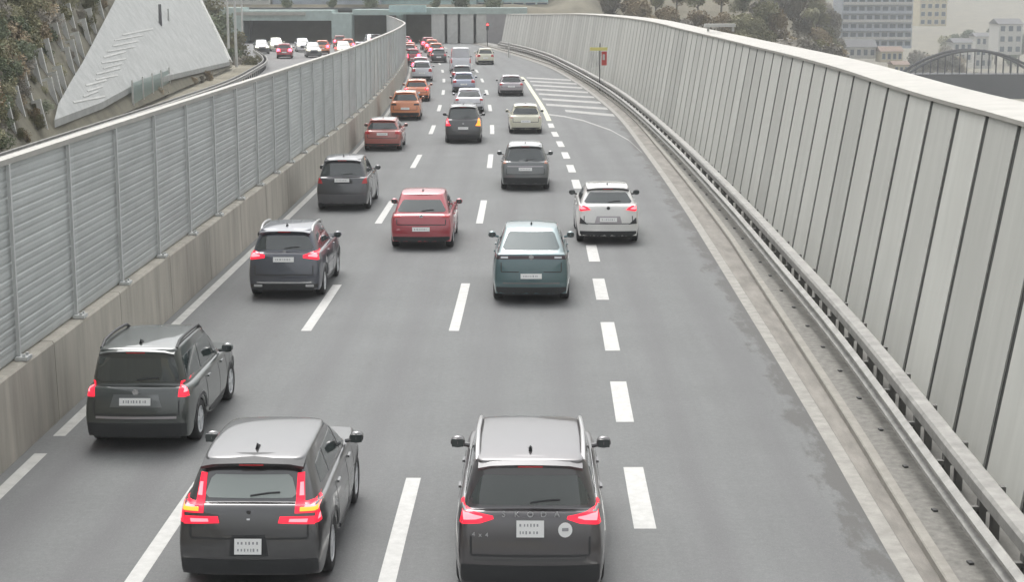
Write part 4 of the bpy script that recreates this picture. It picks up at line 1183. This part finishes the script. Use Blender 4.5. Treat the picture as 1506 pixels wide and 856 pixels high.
car(mk(comp, lift=0, L=4.2, W=1.8, H=1.66, belt=1.04, paint=P_green, roof0=.28, rooff=.84, lamps=[[(.67,.90),(.91,.89),(.91,1.07),(.87,1.13),(.69,1.12)]], lamp_mat=M['lamp_on'], rw_bot=1.12, rw_top=1.50, rw_wt=.62, rw_wb=.66, plate_z=.84, plate_wh=(.50,.12), plate_recess=(.42,.10), recess_mat=P_greyg,
       rails=M['black'], bumper_line=.56, line_mat=P_lilac, badge_z=.98, sw0=.42, sq=.12, spoil_ext=.08, clad=.06, bumper_low=.48), 'dark green boxy SUV with square lit red lamps and silver wheels near the parapet', -6.66, 27.1, name=NAME, group=GC)
car(mk(comp, L=4.45, W=1.83, H=1.68, belt=1.12, lift=.12, paint=P_navy, roof0=.45, lamps=[[(.46,.90),(.88,.84),(.90,1.06),(.70,1.04),(.66,.97),(.46,.97)]], lamp_mat=M['lamp_on'], rw_bot=1.20, rails=M['railtrim'], plate_z=.87, bumper_line=.42, line_mat=M['chrome'], bumper_low=.40, clad=.05, badge_z=1.03, badge_r=.04,
       extra=[E_exhaust((-.62,.62), .36, 'chrome', .2)]), 'dark blue grey SUV with pale glossy roof, lit lamps and chrome exhaust trim', -6.05, 41.3, name=NAME, group=GC)
car(mk(comp, W=1.84, H=1.76, belt=1.13, lift=.09, paint=P_black, lamps=[[(.66,.84),(.88,.86),(.90,1.10),(.80,1.06),(.70,.95)]], rw_bot=1.20, plate_z=.96, plate_recess=(.36,.11), badge_z=0, bumper_low=.58, bumper_mat=M['roofdark']), 'near-black SUV with unlit red lamps and a high white plate by the left parapet', -6.35, 58.8, name=NAME, group=GC)
car(mk(comp, lift=0, belt=1.0, L=4.4, W=1.84, H=1.57, paint=P_red, roof0=.75, spoil_ext=.05, lamps=[[(.60,.95),(.88,.93),(.90,1.0),(.62,1.02)]], rw_bot=1.08, rw_top=1.40, plate_z=.62, badge_z=.98, bumper_low=.40, seam_z=.74), 'red crossover with dark bumper driving in the second lane left of the centre', -2.88, 49.6, name=NAME, group=GC)
car(mk(hat, L=4.7, W=1.87, H=1.68, belt=1.16, tail=1.20, hood=.98, lift=.19, paint=P_teal, roof0=1.25, roof1=2.6, spoiler=False, wiper=False, wr=.35, yr=.9, wb=2.8, lamps=[[(.0,.90),(.88,.88),(.90,.975),(.0,.97)]], lamp_mat=M['lamp_dark'], rw_bot=1.26, rw_top=1.60, rw_wb=.68, plate_z=.50, plate_recess=(.34,.10), recess_mat=P_teal, badge_z=.935, badge_r=.06, bumper_line=.50, line_mat=P_greyg, bumper_low=.42,
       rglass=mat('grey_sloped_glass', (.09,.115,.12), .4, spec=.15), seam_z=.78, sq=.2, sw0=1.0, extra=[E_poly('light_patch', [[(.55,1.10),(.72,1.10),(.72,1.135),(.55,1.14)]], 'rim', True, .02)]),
    'teal grey fastback with long sloping rear glass in the third lane', .50, 40.7, name=NAME, group=GC)
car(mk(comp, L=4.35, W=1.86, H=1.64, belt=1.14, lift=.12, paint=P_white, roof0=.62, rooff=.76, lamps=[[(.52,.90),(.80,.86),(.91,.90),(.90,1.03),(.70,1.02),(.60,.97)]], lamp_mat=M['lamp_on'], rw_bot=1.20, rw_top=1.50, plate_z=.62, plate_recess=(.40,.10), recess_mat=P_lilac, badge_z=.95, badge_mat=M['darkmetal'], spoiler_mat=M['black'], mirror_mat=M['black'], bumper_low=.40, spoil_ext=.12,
       extra=[E_poly('side_vent', [[(.60,.60),(.82,.80),(.84,.62)]], 'black', True)], roof_panel=P_white_glare), 'white crossover with black side vents and red lamps straddling the short dashed line', 3.12, 50.8, name=NAME, group=GC)
car(mk(comp, W=1.86, H=1.70, belt=1.08, lift=.04, paint=P_greyg, lamps=[[(.70,.98),(.90,.96),(.91,1.09),(.74,1.08)]], lamp_mat=mat('faded_orange_lens', (.55,.25,.17), .3), rw_bot=1.10, plate_z=.78, roof_panel=P_white_glare, badge_z=0, bumper_low=.50, bumper_line=.90, line_mat=P_lilac), 'grey green SUV with painted white roof glare in the third lane behind the teal fastback', .55, 65, name=NAME, group=GC)  # white roof sheet is glare put into the colour of a grey roof
car(mk(hat, paint=P_cream, W=1.76, H=1.5, lamps=[[(.66,.82),(.84,.80),(.85,1.0),(.74,1.0)]], lamp_mat=mat('pale_pink_lens', (.6,.35,.3), .3), plate_z=.66, roof_panel=P_white_glare, badge_z=0, bumper_low=.34), 'small cream white hatchback beside the end of the yellow solid line', .80, 92.1, name=NAME, group=GC)
car(mk(hat, paint=P_dred, W=1.8, roof_panel=P_white_glare, lamps=[[(.58,.80),(.84,.78),(.86,.95),(.62,.94)]], plate_z=.80, badge_z=0, bumper_low=.36), 'dark red hatchback close to the left noise barrier behind the near-black SUV', -6.7, 81.8, name=NAME, group=GC)
car(mk(comp, paint=P_orange, W=1.8, lamps=[[(.50,.80),(.84,.80),(.86,.90),(.52,.90)]], lamp_mat=M['lamp_dark'], plate_z=.62, roof_panel=P_white_glare, badge_z=0, bumper_low=.46), 'orange SUV with black bumper ahead of the dark red hatchback', -6.85, 101.9, name=NAME, group=GC)
car(mk(hat, paint=P_salmon, W=1.8, lamps=[[(.56,.80),(.84,.78),(.86,.98),(.60,.96)]], lamp_mat=M['lamp_on'], plate_z=.62, badge_z=0), 'orange red car ahead of the orange SUV in the left lane', -7.2, 120, name=NAME, group=GC)
car(mk(comp, H=1.84, belt=1.16, paint=P_dark, W=1.84, lamps=[[(.60,.80),(.88,.78),(.90,1.16),(.74,1.16),(.70,.95)]], lamp_mat=M['lamp_on'], lamp_mat_right=M['lamp_orange'], plate_z=.68, badge_z=.9, bumper_low=.44), 'dark hatch with one red and one orange lit lamp in the second lane', -2.65, 86, name=NAME, group=GC)
car(mk(hat, paint=P_wht2, W=1.84, roof0=.7, lamps=[[(.64,.80),(.84,.78),(.86,.90),(.66,.92)]], plate_z=.62, badge_z=0), 'white saloon directly ahead of the dark hatch with the orange lamp', -2.9, 108, name=NAME, group=GC)
car(mk(hat, paint=P_lilac, W=1.82, lamps=[[(.62,.80),(.84,.78),(.86,.95),(.66,.94)]], plate_z=.70, badge_z=0), 'silver lilac hatchback in the third lane left of the solid line', -.05, 126.4, name=NAME, group=GC)
# far cars
def van(x, y, label, paint_):
    return car(mk(suv, L=5.2, W=2.0, H=2.35, belt=1.35, roof0=.16, roof1=3.6, rooff=.90, wb=3.3, yr=1.0, paint=paint_, lamps=[[(.80,.95),(.90,.95),(.91,1.40),(.82,1.40)]], rw_bot=1.55, rw_top=2.0, rw_wt=.68, rw_wb=.70, rglass=P_wht2, plate_z=.75, badge_z=0, spoiler=False, wiper=False, fin=False, roof_panel=P_white_glare), label, x, y, 'van', 'van', GC)
van(-5.2, 163, 'white box-like van in the second lane far ahead', P_wht2)
def far(x, y, p, lit, label, base=hat, **k):
    return car(mk(base, paint=p, lamps=[[(.44,.72),(.86,.70),(.90,1.06),(.48,1.04)]] if lit else [[(.54,.74),(.84,.72),(.87,1.0),(.58,.98)]], lamp_mat=M['lamp_far'] if lit else M['lamp_off'], plate_z=.62, badge_z=0, wiper=False, fin=False, seam=False, **k), label, x, y, name=NAME, group=GC)
far(-3.95, 131, P_blue, False, 'pale blue car just ahead of the white saloon in the second lane')
far(-4.5, 144, P_dark, False, 'dark car between the pale blue car and the white van')
far(-3.0, 183, P_cream, False, 'cream car in the third lane right of the white van', comp)
far(-8.35, 148, P_wht2, False, 'white car in the left lane ahead of the orange red car', comp)
far(-9.3, 163, P_lilac, True, 'silver car with lit lamps in the left lane at the tail of the queue')
far(-8.6, 188, P_dark, False, 'dark car in the second lane ahead of the white van')
far(-11.3, 182, P_red, True, 'red car with glaring lamps at the left wall in the queue', comp)
far(-12.7, 198, P_dred, True, 'dark red braking car nearer the tunnel mouth at the left wall', comp)
far(-9.6, 203, P_orange, True, 'orange braking car in the second lane before the tunnel', comp)
far(-14.4, 214, P_dark, True, 'dark braking car about to enter the right tunnel mouth', comp)
far(-10.9, 219, P_salmon, True, 'orange red braking car furthest ahead in the second lane', comp)
far(-13.2, 206, P_salmon, True, 'orange car with glaring lamps between the braking red cars at the left wall', comp)
far(-15.0, 222, P_dred, True, 'dark red car behind the one entering the right tunnel mouth', comp)
far(-12.0, 230, P_red, True, 'red braking car in the second lane at the tunnel mouth', comp)
far(-15.7, 236, P_red, True, 'red car just inside the dark right tunnel mouth', comp)
far(.35, 160, P_dark, False, 'dark car in the right lane near the far end of the hatched island') if False else None
# oncoming
GO = 'cars on the opposite carriageway'
on = [(376,79,P_dark,'dark oncoming car leftmost before the left tunnel mouth'),(398,75,P_cream,'cream oncoming car second from the left below the tunnel mouth'),(418,83,P_red,'red car with lit tail lamps in the left group of the far carriageway'),(437,76,P_wht2,'white oncoming car right of the red one'),(452,84,P_greyg,'grey oncoming car in front of the white one'),(474,77,P_orange,'orange car with lit tail lamps in the middle of the far carriageway queue'),(497,82,P_cream,'cream oncoming car below the grey pier'),(512,74,P_salmon,'orange red car with lit tail lamps below the grey pier'),(531,80,P_wht2,'white car with lit tail lamps near the noise barrier top'),(540,68,P_lilac,'silver oncoming car in the second tunnel mouth')]
for px, py, pt, lab in on:
    p = gp(px, py, 0)
    if 'tail lamps' in lab:
        car(mk(comp, paint=pt, lamps=[[(.46,.74),(.86,.72),(.89,1.04),(.50,1.02)]], lamp_mat=M['lamp_far'], plate_z=.62, badge_z=0, wiper=False, fin=False, seam=False), lab, p.x, p.y, name=NAME, group=GO); continue
    car(mk(comp, paint=pt, lamps=[[(.54,.74),(.84,.72),(.87,1.0),(.58,.98)]], head=M['headlamp'], plate_z=.62, badge_z=0, wiper=False, fin=False, seam=False), lab, p.x, p.y+4.3, name=NAME, group=GO, flip=True)
for px, py, pt, lab in ((500,68,P_dred,'dark red car with lit tail lamps in the second tunnel approach'),(553,66,P_dark,'dark car with lit tail lamps beside the noise barrier end')):
    p = gp(px, py, 0)
    car(mk(comp, paint=pt, lamps=[[(.54,.74),(.84,.72),(.87,1.0),(.58,.98)]], lamp_mat=M['lamp_far'], plate_z=.62, badge_z=0, wiper=False, fin=False, seam=False), lab, p.x, p.y, name=NAME, group=GO)

# LABELCHECK
# ------------------------------------------------------------------ haze
bm = bmesh.new(); box(bm, (0, 2000, 90), (8000, 6500, 260))
hz = link_mesh('haze', bm); struct(hz, 'stuff')
hm = bpy.data.materials.new('haze'); hm.use_nodes = True; t = hm.node_tree; t.nodes.remove(t.nodes['Principled BSDF'])
pvn = t.nodes.new('ShaderNodeVolumePrincipled'); pvn.inputs['Color'].default_value = (.86, .89, .90, 1); pvn.inputs['Density'].default_value = .0006; pvn.inputs['Anisotropy'].default_value = .1
t.links.new(pvn.outputs[0], t.nodes['Material Output'].inputs['Volume']); hz.data.materials.append(hm)
